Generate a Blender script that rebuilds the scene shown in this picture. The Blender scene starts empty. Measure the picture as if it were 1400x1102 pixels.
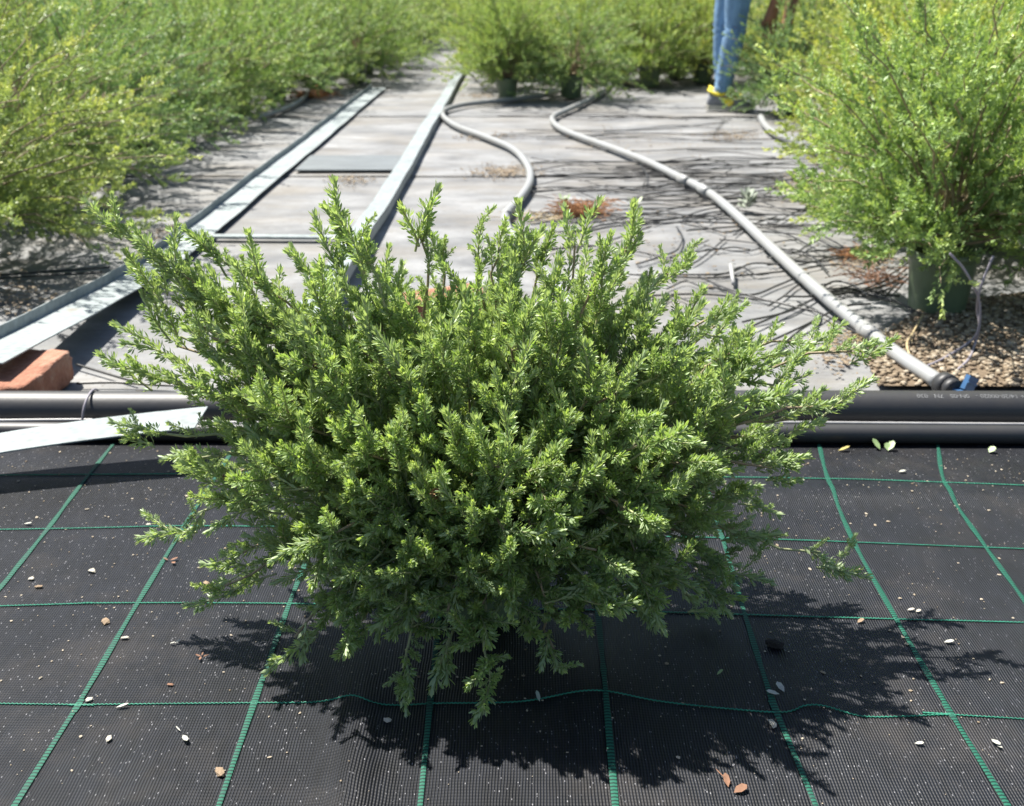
import bpy, math, random
import numpy as np
from mathutils import Vector, Matrix, noise

S = bpy.context.scene
COL = S.collection
R = math.radians
random.seed(7)
RNG = np.random.default_rng(11)

# ------------------------------------------------------------------ camera
CAM_H, PITCH, YAW, FPX = 0.78, R(21.4), R(0.30), 1493.0
cam_d = bpy.data.cameras.new('camera'); cam = bpy.data.objects.new('camera', cam_d); COL.objects.link(cam)
cam.location = (0, 0, CAM_H)
cam.rotation_euler = (math.pi/2 - PITCH, 0, YAW)
cam_d.sensor_fit = 'HORIZONTAL'; cam_d.sensor_width = 36.0; cam_d.lens = FPX/1400*36
cam_d.clip_start = 0.02; cam_d.clip_end = 3000
cam_d.dof.use_dof = True; cam_d.dof.focus_distance = 1.16; cam_d.dof.aperture_fstop = 9.0
S.camera = cam
# ------------------------------------------------------------------ sky, sun, exposure
SUN_EL, SUN_AZ = R(61), R(-50)          # sun stands behind the shrub, to the left
w = bpy.data.worlds.new('World'); S.world = w; w.use_nodes = True
wn = w.node_tree.nodes; wl = w.node_tree.links; wn.clear()
sky = wn.new('ShaderNodeTexSky'); sky.sky_type = 'NISHITA'; sky.sun_disc = False
sky.sun_elevation = SUN_EL; sky.sun_rotation = SUN_AZ
bg = wn.new('ShaderNodeBackground'); bg.inputs['Strength'].default_value = 0.06
wo = wn.new('ShaderNodeOutputWorld'); wl.new(sky.outputs[0], bg.inputs[0]); wl.new(bg.outputs[0], wo.inputs[0])
sd = bpy.data.lights.new('sun', 'SUN'); sd.energy = 5.0; sd.angle = R(0.5); sd.color = (1.0, 0.955, 0.88)
sun = bpy.data.objects.new('sun', sd); COL.objects.link(sun)
tosun = Vector((math.sin(SUN_AZ)*math.cos(SUN_EL), math.cos(SUN_AZ)*math.cos(SUN_EL), math.sin(SUN_EL)))
sun.rotation_euler = tosun.to_track_quat('Z', 'Y').to_euler(); sun.location = tosun*20
S.view_settings.view_transform = 'Standard'; S.view_settings.look = 'None'
S.view_settings.exposure = 1.38; S.view_settings.gamma = 1.0; S.view_settings.use_curve_mapping = False
S.render.engine = 'CYCLES'
S.cycles.max_bounces = 4; S.cycles.diffuse_bounces = 2; S.cycles.glossy_bounces = 2; S.cycles.transmission_bounces = 3

# ------------------------------------------------------------------ measuring: where a sight line of the photo meets height z
_M = np.array(cam.rotation_euler.to_matrix())
def ray(px, py):
    d = _M @ np.array([px-700.0, 551.0-py, -FPX]); return d
def G(px, py, z=0.0):
    d = ray(px, py); t = (z-CAM_H)/d[2]
    return np.array([d[0]*t, d[1]*t, z])
def atY(px, py, Y):
    d = ray(px, py); t = Y/d[1]
    return np.array([d[0]*t, Y, CAM_H+d[2]*t])

# ------------------------------------------------------------------ helpers
def mesh_np(name, V, F, mats=(), mat_idx=None, smooth=False, attrs=None):
    """V (n,3); F list of int arrays of equal-size faces [(m,k)]"""
    me = bpy.data.meshes.new(name)
    V = np.asarray(V, dtype=np.float32)
    if isinstance(F, np.ndarray): F = [F]
    F = [np.asarray(f, dtype=np.int32) for f in F if len(f)]
    loops = np.concatenate([f.ravel() for f in F])
    tot = np.concatenate([np.full(len(f), f.shape[1], dtype=np.int32) for f in F])
    start = np.concatenate([[0], np.cumsum(tot)[:-1]]).astype(np.int32)
    me.vertices.add(len(V)); me.vertices.foreach_set('co', V.ravel())
    me.loops.add(len(loops)); me.loops.foreach_set('vertex_index', loops)
    me.polygons.add(len(tot)); me.polygons.foreach_set('loop_start', start); me.polygons.foreach_set('loop_total', tot)
    for m in mats: me.materials.append(m)
    if mat_idx is not None: me.polygons.foreach_set('material_index', np.asarray(mat_idx, dtype=np.int32))
    me.polygons.foreach_set('use_smooth', np.full(len(tot), bool(smooth)))
    if attrs:
        for k, a in attrs.items():
            at = me.attributes.new(k, 'FLOAT', 'POINT'); at.data.foreach_set('value', np.asarray(a, dtype=np.float32))
    me.update(calc_edges=True)
    return me

def obj(name, me, parent=None, label=None, cat=None, group=None, kind=None, loc=None, rot=None):
    o = bpy.data.objects.new(name, me); COL.objects.link(o)
    if parent is not None: o.parent = parent
    if loc is not None: o.location = loc
    if rot is not None: o.rotation_euler = rot
    if label: o['label'] = label
    if cat: o['category'] = cat
    if group: o['group'] = group
    if kind: o['kind'] = kind
    return o

def norm(a): return a/(np.linalg.norm(a, axis=-1, keepdims=True)+1e-12)

def smooth_path(P, n):
    """Catmull-Rom through P, n samples"""
    P = np.asarray(P, float); k = len(P)
    Q = np.vstack([2*P[0]-P[1], P, 2*P[-1]-P[-2]])
    t = np.linspace(0, k-1-1e-6, n); i = t.astype(int); u = (t-i)[:, None]
    a, b, c, d = Q[i], Q[i+1], Q[i+2], Q[i+3]
    return 0.5*((2*b)+(-a+c)*u+(2*a-5*b+4*c-d)*u*u+(-a+3*b-3*c+d)*u**3)

def tube(P, r, k=8, caps=True):
    P = np.asarray(P, float); n = len(P)
    r = np.broadcast_to(np.asarray(r, float), (n,))
    T = norm(np.gradient(P, axis=0))
    up = np.array([0, 0, 1.0]) if abs(T[0][2]) < .9 else np.array([1.0, 0, 0])
    N = np.zeros_like(P); v = norm(np.cross(T[0], up))
    for i in range(n):
        v = norm(v-T[i]*np.dot(v, T[i])); N[i] = v
    B = np.cross(T, N)
    a = np.arange(k)/k*2*math.pi
    V = (P[:, None, :]+r[:, None, None]*(np.cos(a)[None, :, None]*N[:, None, :]+np.sin(a)[None, :, None]*B[:, None, :])).reshape(-1, 3)
    i = np.arange(n-1)[:, None]*k; j = np.arange(k)[None, :]; j2 = (j+1) % k
    F = np.stack([i+j, i+j2, i+k+j2, i+k+j], -1).reshape(-1, 4)
    Fs = [F]
    if caps:
        V = np.vstack([V, P[:1], P[-1:]]); c0 = n*k; c1 = c0+1; jj = np.arange(k); jn = (jj+1) % k
        Fs.append(np.vstack([np.stack([np.full(k, c0), jn, jj], -1), np.stack([np.full(k, c1), (n-1)*k+jj, (n-1)*k+jn], -1)]))
    return V, Fs

class MB:
    """collects pieces of ONE object"""
    def __init__(s): s.V = []; s.F = {}; s.n = 0
    def add(s, V, Fs):
        if isinstance(Fs, np.ndarray): Fs = [Fs]
        for f in Fs:
            f = np.asarray(f)
            if len(f): s.F.setdefault(f.shape[1], []).append(f+s.n)
        s.V.append(np.asarray(V, float)); s.n += len(V); return s
    def tube(s, P, r, k=8, caps=True): return s.add(*tube(P, r, k, caps))
    def box(s, c, size, rz=0, rx=0, ry=0):
        h = np.array(size)/2
        v = np.array([[x, y, z] for x in (-1, 1) for y in (-1, 1) for z in (-1, 1)])*h
        M = np.array(Matrix.Rotation(rz, 3, 'Z') @ Matrix.Rotation(ry, 3, 'Y') @ Matrix.Rotation(rx, 3, 'X'))
        f = np.array([[0, 1, 3, 2], [4, 6, 7, 5], [0, 4, 5, 1], [2, 3, 7, 6], [0, 2, 6, 4], [1, 5, 7, 3]])
        return s.add(v @ M.T+np.array(c), f)
    def lathe(s, prof, k=32):
        prof = np.asarray(prof, float); n = len(prof); a = np.arange(k)/k*2*math.pi
        V = np.stack([prof[:, 0, None]*np.cos(a), prof[:, 0, None]*np.sin(a), np.repeat(prof[:, 1, None], k, 1)], -1).reshape(-1, 3)
        i = np.arange(n-1)[:, None]*k; j = np.arange(k)[None, :]; j2 = (j+1) % k
        return s.add(V, np.stack([i+j, i+j2, i+k+j2, i+k+j], -1).reshape(-1, 4))
    def mesh(s, name, mats=(), smooth=False, attrs=None):
        F = [np.vstack(f) for f in s.F.values()]
        return mesh_np(name, np.vstack(s.V), F, mats, None, smooth, attrs)

# ------------------------------------------------------------------ materials
def new_mat(name):
    m = bpy.data.materials.new(name); m.use_nodes = True; nt = m.node_tree; nt.nodes.clear()
    out = nt.nodes.new('ShaderNodeOutputMaterial'); return m, nt, out
def nd(nt, t, **kw):
    n = nt.nodes.new(t)
    for k, v in kw.items():
        if k in n.inputs.keys(): n.inputs[k].default_value = v
        else: setattr(n, k, v)
    return n
def ramp(nt, stops):
    r = nt.nodes.new('ShaderNodeValToRGB'); e = r.color_ramp.elements
    while len(e) < len(stops): e.new(0.5)
    for x, (p, c) in zip(e, stops): x.position = p; x.color = (*c, 1) if len(c) == 3 else c
    return r
def coords(nt, scale=(1, 1, 1), kind='Object'):
    tc = nt.nodes.new('ShaderNodeTexCoord'); mp = nt.nodes.new('ShaderNodeMapping'); mp.inputs['Scale'].default_value = scale
    nt.links.new(tc.outputs[kind], mp.inputs[0]); return mp.outputs[0]
def mixc(nt, fac, a, b, bt='MIX'):
    m = nt.nodes.new('ShaderNodeMix'); m.data_type = 'RGBA'; m.blend_type = bt
    for sock, v in ((m.inputs[0], fac), (m.inputs[6], a), (m.inputs[7], b)):
        if isinstance(v, (int, float)): sock.default_value = v
        elif isinstance(v, tuple): sock.default_value = (*v, 1)
        else: nt.links.new(v, sock)
    return m.outputs[2]

def simple(name, col, rough=0.5, var=0.25, scale=20, bump=0.0, metal=0.0, spec=0.5, col2=None, stretch=(1, 1, 1), bscale=None):
    m, nt, out = new_mat(name); L = nt.links
    co = coords(nt, stretch)
    n = nd(nt, 'ShaderNodeTexNoise', Scale=scale, Detail=6.0, Roughness=0.65); L.new(co, n.inputs['Vector'])
    c2 = col2 or tuple(c*(1-var) for c in col)
    r = ramp(nt, [(0.3, c2), (0.7, tuple(min(1, c*(1+var*0.5)) for c in col))]); L.new(n.outputs['Fac'], r.inputs[0])
    p = nd(nt, 'ShaderNodeBsdfPrincipled', Roughness=rough, Metallic=metal); p.inputs['Specular IOR Level'].default_value = spec
    L.new(r.outputs[0], p.inputs['Base Color'])
    if bump:
        n2 = nd(nt, 'ShaderNodeTexNoise', Scale=bscale or scale*4, Detail=4.0); L.new(co, n2.inputs['Vector'])
        b = nd(nt, 'ShaderNodeBump', Strength=bump, Distance=0.004); L.new(n2.outputs['Fac'], b.inputs['Height']); L.new(b.outputs[0], p.inputs['Normal'])
    L.new(p.outputs[0], out.inputs[0]); return m

def leaf_mat(name, dark, light, young, under, trans=0.3, rough=0.45, objtint=False, spec=0.4):
    m, nt, out = new_mat(name); L = nt.links
    at = nd(nt, 'ShaderNodeAttribute', attribute_name='tint')
    r = ramp(nt, [(0.0, dark), (0.55, light), (1.0, young)]); L.new(at.outputs['Fac'], r.inputs[0])
    c = r.outputs[0]
    if objtint:
        oi = nt.nodes.new('ShaderNodeObjectInfo'); c = mixc(nt, 1.0, c, oi.outputs['Color'], 'MULTIPLY')
    g = nt.nodes.new('ShaderNodeNewGeometry')
    if under: c = mixc(nt, g.outputs['Backfacing'], c, under)
    p = nd(nt, 'ShaderNodeBsdfPrincipled', Roughness=rough); p.inputs['Specular IOR Level'].default_value = spec
    L.new(c, p.inputs['Base Color'])
    t = nt.nodes.new('ShaderNodeBsdfTranslucent'); tcol = mixc(nt, 1.0, c, (1.25, 1.3, 0.55), 'MULTIPLY'); L.new(tcol, t.inputs[0])
    ms = nt.nodes.new('ShaderNodeMixShader'); ms.inputs[0].default_value = trans
    L.new(p.outputs[0], ms.inputs[1]); L.new(t.outputs[0], ms.inputs[2]); L.new(ms.outputs[0], out.inputs[0]); return m

M = {}
M['leaf'] = leaf_mat('shrub_leaf', (0.15, 0.245, 0.095), (0.295, 0.42, 0.15), (0.53, 0.61, 0.23), (0.38, 0.47, 0.27), trans=0.38, rough=0.42, spec=0.5)
M['dry_leaf'] = simple('dead_leaf', (0.30, 0.19, 0.09), 0.8, 0.4, 60)
M['needle'] = leaf_mat('needle_leaf', (0.155, 0.225, 0.11), (0.305, 0.385, 0.175), (0.56, 0.57, 0.25), None, trans=0.26, rough=0.5, objtint=True)
M['stem'] = simple('green_stem', (0.34, 0.36, 0.18), 0.6, 0.3, 60)
M['twig'] = simple('woody_twig', (0.30, 0.24, 0.15), 0.8, 0.4, 80)
M['pot'] = simple('green_pot_plastic', (0.115, 0.16, 0.09), 0.38, 0.22, 14, bump=0.05)
M['soil'] = simple('potting_soil', (0.05, 0.035, 0.022), 0.95, 0.5, 60, bump=0.8)
M['black_pipe'] = simple('black_polyethylene', (0.020, 0.021, 0.024), 0.50, 0.45, 22, bump=0.06, col2=(0.034, 0.033, 0.032))
M['black_tube'] = simple('black_drip_tube', (0.022, 0.022, 0.022), 0.45, 0.4, 20)
M['grey_pvc'] = simple('grey_pvc', (0.26, 0.27, 0.275), 0.45, 0.1, 5, bump=0.03, col2=(0.25, 0.25, 0.24))
M['white_wire'] = simple('pale_wire', (0.34, 0.34, 0.34), 0.4, 0.2, 30)
M['lilac_wire'] = simple('lilac_grey_wire', (0.25, 0.23, 0.26), 0.5, 0.2, 30)
M['blue'] = simple('blue_plastic', (0.035, 0.11, 0.24), 0.45, 0.25, 30)
M['green_thread'] = simple('green_thread', (0.03, 0.21, 0.135), 0.6, 0.35, 90, spec=.25)
M['straw'] = simple('dry_straw', (0.42, 0.33, 0.18), 0.85, 0.4, 50)
M['rust_root'] = simple('rust_root', (0.30, 0.14, 0.055), 0.9, 0.4, 60)
M['chip_white'] = simple('pale_chip', (0.42, 0.39, 0.32), 0.7, 0.3, 200, bump=.4)
M['chip_tan'] = simple('tan_chip', (0.26, 0.185, 0.115), 0.8, 0.4, 200, bump=.4)
M['chip_brown'] = simple('brown_chip', (0.20, 0.10, 0.055), 0.8, 0.4, 90)
M['chip_black'] = simple('dark_clod', (0.02, 0.017, 0.015), 0.95, 0.4, 90, bump=0.6)
M['pale_leaf'] = simple('pale_dry_leaf', (0.36, 0.36, 0.31), 0.6, 0.25, 150)
M['fresh_leaf'] = simple('light_green_leaf', (0.24, 0.33, 0.14), 0.5, 0.2, 60)
M['yellow_leaf'] = simple('yellowing_leaf', (0.36, 0.30, 0.08), 0.7, 0.3, 60)
M['grey_leaf'] = simple('silver_leaf', (0.28, 0.32, 0.25), 0.7, 0.2, 60)
M['print'] = simple('white_pipe_print', (0.17, 0.175, 0.18), 0.7, 0.7, 300)

def galv_mat():
    m, nt, out = new_mat('galvanised_steel'); L = nt.links; co = coords(nt)
    v = nd(nt, 'ShaderNodeTexVoronoi', Scale=55.0); L.new(co, v.inputs['Vector'])
    n = nd(nt, 'ShaderNodeTexNoise', Scale=6.0, Detail=7.0, Roughness=0.7); L.new(co, n.inputs['Vector'])
    r = ramp(nt, [(0.35, (0.185, 0.212, 0.213)), (0.7, (0.25, 0.285, 0.288))]); L.new(n.outputs['Fac'], r.inputs[0])
    c = mixc(nt, 0.25, r.outputs[0], v.outputs['Distance'], 'OVERLAY')
    n3 = nd(nt, 'ShaderNodeTexNoise', Scale=13.0, Detail=5.0, Roughness=0.75); L.new(co, n3.inputs['Vector'])
    r3 = ramp(nt, [(0.62, (0, 0, 0)), (0.74, (1, 1, 1))]); L.new(n3.outputs['Fac'], r3.inputs[0])
    c = mixc(nt, r3.outputs[0], c, (0.19, 0.17, 0.14))
    p = nd(nt, 'ShaderNodeBsdfPrincipled', Roughness=0.6, Metallic=0.0); L.new(c, p.inputs['Base Color'])
    L.new(p.outputs[0], out.inputs[0]); return m
M['galv'] = galv_mat()

def cloth_mat():
    """sun-bleached old ground cloth: grey with cross-wise streaks, dusty brown patches"""
    m, nt, out = new_mat('bleached_ground_cloth'); L = nt.links
    co = coords(nt, (1.7, 3.3, 3), 'Object'); co2 = coords(nt, (1, 2.2, 1)); co3 = coords(nt, (16, 55, 5))
    n = nd(nt, 'ShaderNodeTexNoise', Scale=1.6, Detail=9.0, Roughness=0.68, Distortion=0.3); L.new(co, n.inputs['Vector'])
    r = ramp(nt, [(0.26, (0.080, 0.084, 0.090)), (0.46, (0.155, 0.158, 0.160)), (0.72, (0.275, 0.278, 0.278))]); L.new(n.outputs['Fac'], r.inputs[0])
    n1 = nd(nt, 'ShaderNodeTexNoise', Scale=3.0, Detail=5.0, Roughness=0.7); L.new(co3, n1.inputs['Vector'])
    c = mixc(nt, 0.35, r.outputs[0], n1.outputs['Fac'], 'OVERLAY')
    n2 = nd(nt, 'ShaderNodeTexNoise', Scale=1.3, Detail=8.0, Roughness=0.72); L.new(co2, n2.inputs['Vector'])
    r2 = ramp(nt, [(0.46, (0, 0, 0)), (0.70, (0.75, 0.75, 0.75))]); L.new(n2.outputs['Fac'], r2.inputs[0])
    c = mixc(nt, r2.outputs[0], c, (0.165, 0.145, 0.115))
    n4 = nd(nt, 'ShaderNodeTexNoise', Scale=70.0, Detail=3.0); L.new(coords(nt), n4.inputs['Vector'])
    r4 = ramp(nt, [(0.66, (0, 0, 0)), (0.72, (0.7, 0.7, 0.7))]); L.new(n4.outputs['Fac'], r4.inputs[0])
    c = mixc(nt, r4.outputs[0], c, (0.10, 0.085, 0.065))
    p = nd(nt, 'ShaderNodeBsdfPrincipled', Roughness=0.72); p.inputs['Specular IOR Level'].default_value = 0.3; L.new(c, p.inputs['Base Color'])
    b = nd(nt, 'ShaderNodeBump', Strength=0.35, Distance=0.006); L.new(n.outputs['Fac'], b.inputs['Height'])
    L.new(b.outputs[0], p.inputs['Normal']); L.new(p.outputs[0], out.inputs[0]); return m
M['cloth'] = cloth_mat()

def mat_weave():
    """black woven weed mat: lengthwise ribs, cross picks, painted-in fibre glints, dust"""
    m, nt, out = new_mat('black_woven_mat'); L = nt.links; co = coords(nt)
    dn = nd(nt, 'ShaderNodeTexNoise', Scale=9.0, Detail=2.0); L.new(co, dn.inputs['Vector'])
    dm = nt.nodes.new('ShaderNodeVectorMath'); dm.operation = 'SCALE'; dm.inputs['Scale'].default_value = 0.006; L.new(dn.outputs['Color'], dm.inputs[0])
    da = nt.nodes.new('ShaderNodeVectorMath'); da.operation = 'ADD'; L.new(co, da.inputs[0]); L.new(dm.outputs[0], da.inputs[1])
    wx = nd(nt, 'ShaderNodeTexWave', wave_type='BANDS', bands_direction='X'); wx.inputs['Scale'].default_value = 2*math.pi/0.0032/20; L.new(da.outputs[0], wx.inputs['Vector'])
    wy = nd(nt, 'ShaderNodeTexWave', wave_type='BANDS', bands_direction='Y'); wy.inputs['Scale'].default_value = 2*math.pi/0.0046/20; L.new(da.outputs[0], wy.inputs['Vector'])
    mul = nd(nt, 'ShaderNodeMath', operation='MULTIPLY_ADD'); mul.inputs[1].default_value = 0.16; L.new(wy.outputs['Fac'], mul.inputs[0]); L.new(wx.outputs['Fac'], mul.inputs[2])
    r = ramp(nt, [(0.20, (0.0028, 0.0034, 0.0050)), (1.0, (0.0125, 0.0145, 0.0205))]); nm = nd(nt, 'ShaderNodeTexNoise', Scale=1.0, Detail=3.0); L.new(coords(nt, (90, 22, 20)), nm.inputs['Vector'])
    mm = nd(nt, 'ShaderNodeMath', operation='MULTIPLY'); L.new(mul.outputs[0], mm.inputs[0]); mr = nd(nt, 'ShaderNodeMapRange'); mr.inputs['From Min'].default_value = .3; mr.inputs['From Max'].default_value = .7; mr.inputs['To Min'].default_value = .45; mr.inputs['To Max'].default_value = 1.25; L.new(nm.outputs['Fac'], mr.inputs['Value']); L.new(mr.outputs[0], mm.inputs[1]); L.new(mm.outputs[0], r.inputs[0])
    n = nd(nt, 'ShaderNodeTexNoise', Scale=5.0, Detail=8.0, Roughness=0.7); L.new(co, n.inputs['Vector'])
    rn = ramp(nt, [(0.3, (0.62, 0.62, 0.62)), (0.7, (1.35, 1.33, 1.3))]); L.new(n.outputs['Fac'], rn.inputs[0])
    c = mixc(nt, 1.0, r.outputs[0], rn.outputs[0], 'MULTIPLY')
    # dust patches
    n2 = nd(nt, 'ShaderNodeTexNoise', Scale=3.2, Detail=9.0, Roughness=0.75); L.new(co, n2.inputs['Vector'])
    r2 = ramp(nt, [(0.52, (0, 0, 0)), (0.82, (0.45, 0.45, 0.45))]); L.new(n2.outputs['Fac'], r2.inputs[0])
    c = mixc(nt, r2.outputs[0], c, (0.075, 0.062, 0.05))
    # glints off the shiny fibres, painted as pale flecks into the base colour
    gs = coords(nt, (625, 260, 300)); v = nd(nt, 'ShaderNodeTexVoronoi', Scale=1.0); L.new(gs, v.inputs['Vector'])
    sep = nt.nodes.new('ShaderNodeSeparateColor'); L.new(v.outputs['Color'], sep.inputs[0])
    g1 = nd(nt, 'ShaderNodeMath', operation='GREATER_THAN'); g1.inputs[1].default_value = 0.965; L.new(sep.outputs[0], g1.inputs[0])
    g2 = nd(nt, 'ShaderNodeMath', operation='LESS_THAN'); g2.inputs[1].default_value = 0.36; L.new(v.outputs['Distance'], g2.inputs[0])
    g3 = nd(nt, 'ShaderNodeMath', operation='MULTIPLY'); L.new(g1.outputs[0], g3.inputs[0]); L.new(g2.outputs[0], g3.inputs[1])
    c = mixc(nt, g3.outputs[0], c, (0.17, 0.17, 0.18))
    p = nd(nt, 'ShaderNodeBsdfPrincipled', Roughness=0.48); p.inputs['Specular IOR Level'].default_value = 0.30; L.new(c, p.inputs['Base Color'])
    b = nd(nt, 'ShaderNodeBump', Strength=0.55, Distance=0.0012); L.new(mul.outputs[0], b.inputs['Height']); L.new(b.outputs[0], p.inputs['Normal'])
    L.new(p.outputs[0], out.inputs[0]); return m
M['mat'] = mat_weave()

def stripe_mat():
    m, nt, out = new_mat('green_woven_stripe'); L = nt.links; co = coords(nt)
    wy = nd(nt, 'ShaderNodeTexWave', wave_type='BANDS', bands_direction='Y'); wy.inputs['Scale'].default_value = 2*math.pi/0.0050/20; wy.inputs['Distortion'].default_value = 0.6; L.new(co, wy.inputs['Vector'])
    r = ramp(nt, [(0.12, (0.004, 0.022, 0.017)), (0.6, (0.016, 0.105, 0.068))]); L.new(wy.outputs['Fac'], r.inputs[0])
    n = nd(nt, 'ShaderNodeTexNoise', Scale=24.0, Detail=6.0, Roughness=0.7); L.new(co, n.inputs['Vector'])
    r2 = ramp(nt, [(0.52, (0, 0, 0)), (0.72, (0.75, 0.75, 0.75))]); L.new(n.outputs['Fac'], r2.inputs[0])
    c = mixc(nt, r2.outputs[0], r.outputs[0], (0.02, 0.045, 0.04))
    p = nd(nt, 'ShaderNodeBsdfPrincipled', Roughness=0.6); p.inputs['Specular IOR Level'].default_value = 0.2; L.new(c, p.inputs['Base Color']); L.new(p.outputs[0], out.inputs[0]); return m
M['stripe'] = stripe_mat()
def brick_mat():
    m, nt, out = new_mat('fired_brick'); L = nt.links; co = coords(nt)
    n = nd(nt, 'ShaderNodeTexNoise', Scale=16.0, Detail=9.0, Roughness=0.72); L.new(co, n.inputs['Vector'])
    r = ramp(nt, [(0.30, (0.17, 0.065, 0.038)), (0.50, (0.29, 0.125, 0.075)), (0.70, (0.36, 0.23, 0.16))]); L.new(n.outputs['Fac'], r.inputs[0])
    p = nd(nt, 'ShaderNodeBsdfPrincipled', Roughness=0.9); L.new(r.outputs[0], p.inputs['Base Color'])
    b = nd(nt, 'ShaderNodeBump', Strength=1.0, Distance=0.006); n2 = nd(nt, 'ShaderNodeTexNoise', Scale=90.0, Detail=6.0); L.new(co, n2.inputs['Vector'])
    L.new(n2.outputs['Fac'], b.inputs['Height']); L.new(b.outputs[0], p.inputs['Normal']); L.new(p.outputs[0], out.inputs[0]); return m
M['brick'] = brick_mat()
M['dirt'] = simple('pale_brown_dirt', (0.30, 0.22, 0.145), 0.95, 0.35, 3, bump=0.7)
M['red_dirt'] = simple('reddish_dirt', (0.33, 0.20, 0.14), 0.95, 0.3, 1.2, bump=0.5)
M['gravel_bed'] = simple('gravel_dust', (0.15, 0.11, 0.07), 0.95, 0.4, 40, bump=0.9)
def gravel_mat():
    m, nt, out = new_mat('tan_gravel'); L = nt.links
    at = nd(nt, 'ShaderNodeAttribute', attribute_name='tint')
    r = ramp(nt, [(0.0, (0.12, 0.085, 0.055)), (0.5, (0.22, 0.17, 0.11)), (1.0, (0.36, 0.31, 0.235))]); L.new(at.outputs['Fac'], r.inputs[0])
    p = nd(nt, 'ShaderNodeBsdfPrincipled', Roughness=0.85); L.new(r.outputs[0], p.inputs['Base Color']); L.new(p.outputs[0], out.inputs[0]); return m
M['gravel'] = gravel_mat()

# ================================================================== SETTING
def grid_mesh(name, x0, x1, y0, y1, nx, ny, zf, mat, smooth=True):
    X, Y = np.meshgrid(np.linspace(x0, x1, nx), np.linspace(y0, y1, ny)); Z = zf(X, Y)
    V = np.stack([X, Y, Z], -1).reshape(-1, 3)
    i = np.arange(ny-1)[:, None]*nx; j = np.arange(nx-1)[None, :]
    F = np.stack([i+j, i+j+1, i+nx+j+1, i+nx+j], -1).reshape(-1, 4)
    return mesh_np(name, V, F, (mat,), None, smooth)
def fbm(X, Y, sx, sy, oct=3, seed=0):
    """smooth sum-of-sines relief"""
    r = np.random.default_rng(seed); Z = np.zeros_like(X)
    for o in range(oct):
        for _ in range(4):
            a = r.uniform(-.5, .5); f = 2**o
            Z += np.sin((X*sx*(1+a)+Y*sy*r.uniform(.6, 1.4)*r.choice([-1, 1]))*f+r.uniform(0, 6.3))/(4*f)
    return Z

obj('ground', grid_mesh('ground', -400, 400, -30, 900, 9, 9, lambda X, Y: X*0-0.03, M['dirt'], False), kind='structure')
obj('dirt_road', grid_mesh('dirt_road', -60, 60, 27, 44, 40, 12, lambda X, Y: -0.012+0.02*fbm(X, Y, .4, .5, 2, 5), M['red_dirt']), kind='structure')
# old ground cloth, laid in cross-wise widths that lap over each other
seams = [1.55, 4.61, 6.68, 10.2, 15.2, 27.2]
for i in range(len(seams)-1):
    a, b = seams[i], seams[i+1]
    def zf(X, Y, a=a, b=b, i=i):
        t = (Y-a)/(b-a); right = 1/(1+np.exp(-(X-0.1)*9))
        z = 0.0018*np.clip(1-t*(b-a)*4, 0, 1)-0.004*np.clip((t-1)*(b-a)*12+1, 0, 1)+0.0028*fbm(X, Y, 1.3, 13, 2, 20+i)*(0.2+0.9*right)
        return z+0.0008*np.clip(1-t*8, 0, 1)*np.sin(X*9+i)-0.004
    obj('ground_cloth', grid_mesh('ground_cloth', -9.5, 9.5, a-0.015, b+0.02, 190, max(10, int(24*(b-a))), zf, M['cloth']), kind='structure')

# woven black weed mat with green stripes
MAT_Y1 = 1.80
def mat_z(X, Y):
    X = np.asarray(X, float); Y = np.asarray(Y, float)
    z = 0.006+0.0022*fbm(X, Y, 4, 3, 2, 3)
    rx = -0.185-0.10*(Y-1.03)
    z = z+0.015*np.exp(-((X-rx)/0.020)**2)*np.exp(-((Y-0.93)/0.18)**2)-0.004*np.exp(-((X-rx-.05)/0.03)**2)*np.exp(-((Y-0.93)/0.18)**2)
    z = z+0.007*np.exp(-((X-0.345)/0.03)**2)*np.exp(-((Y-1.02)/0.09)**2)
    z = z+0.006*np.exp(-((X-0.10)/0.05)**2)*np.exp(-((Y-1.05)/0.10)**2)
    z = z+0.006*np.exp(-((Y-1.58)/0.03)**2)*np.exp(-((X-0.62)/0.30)**2)
    return z
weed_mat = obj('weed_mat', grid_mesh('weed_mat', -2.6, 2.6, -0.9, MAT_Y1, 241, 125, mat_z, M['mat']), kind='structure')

def ground_line(pix, n, ext0=None, ext1=None):
    P = np.array([G(*p)[:2] for p in pix])
    if ext0 is not None: P = np.vstack([P[0]+(P[0]-P[1])/np.linalg.norm(P[0]-P[1])*ext0, P])
    if ext1 is not None: P = np.vstack([P, P[-1]+(P[-1]-P[-2])/np.linalg.norm(P[-1]-P[-2])*ext1])
    return smooth_path(np.column_stack([P, np.zeros(len(P))]), n)[:, :2]
warps = [[(27, 1099), (107, 971), (187, 833), (250, 728), (282, 678), (318, 622)],
         [(-60, 880), (0, 810), (65, 730), (110, 670), (156, 612)],
         [(303, 1099), (348, 967), (396, 831), (436, 730), (478, 620)],
         [(575, 1100), (588, 968), (602, 835), (613, 730), (625, 620)],
         [(840, 1100), (822, 900), (806, 730), (792, 620)],
         [(1110, 1100), (1060, 980), (1020, 855), (985, 735), (950, 620)],
         [(1370, 1100), (1300, 985), (1225, 855), (1165, 745), (1131, 660), (1119, 612)],
         [(1470, 930), (1400, 830), (1340, 745), (1292, 670), (1281, 612)]]
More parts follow.
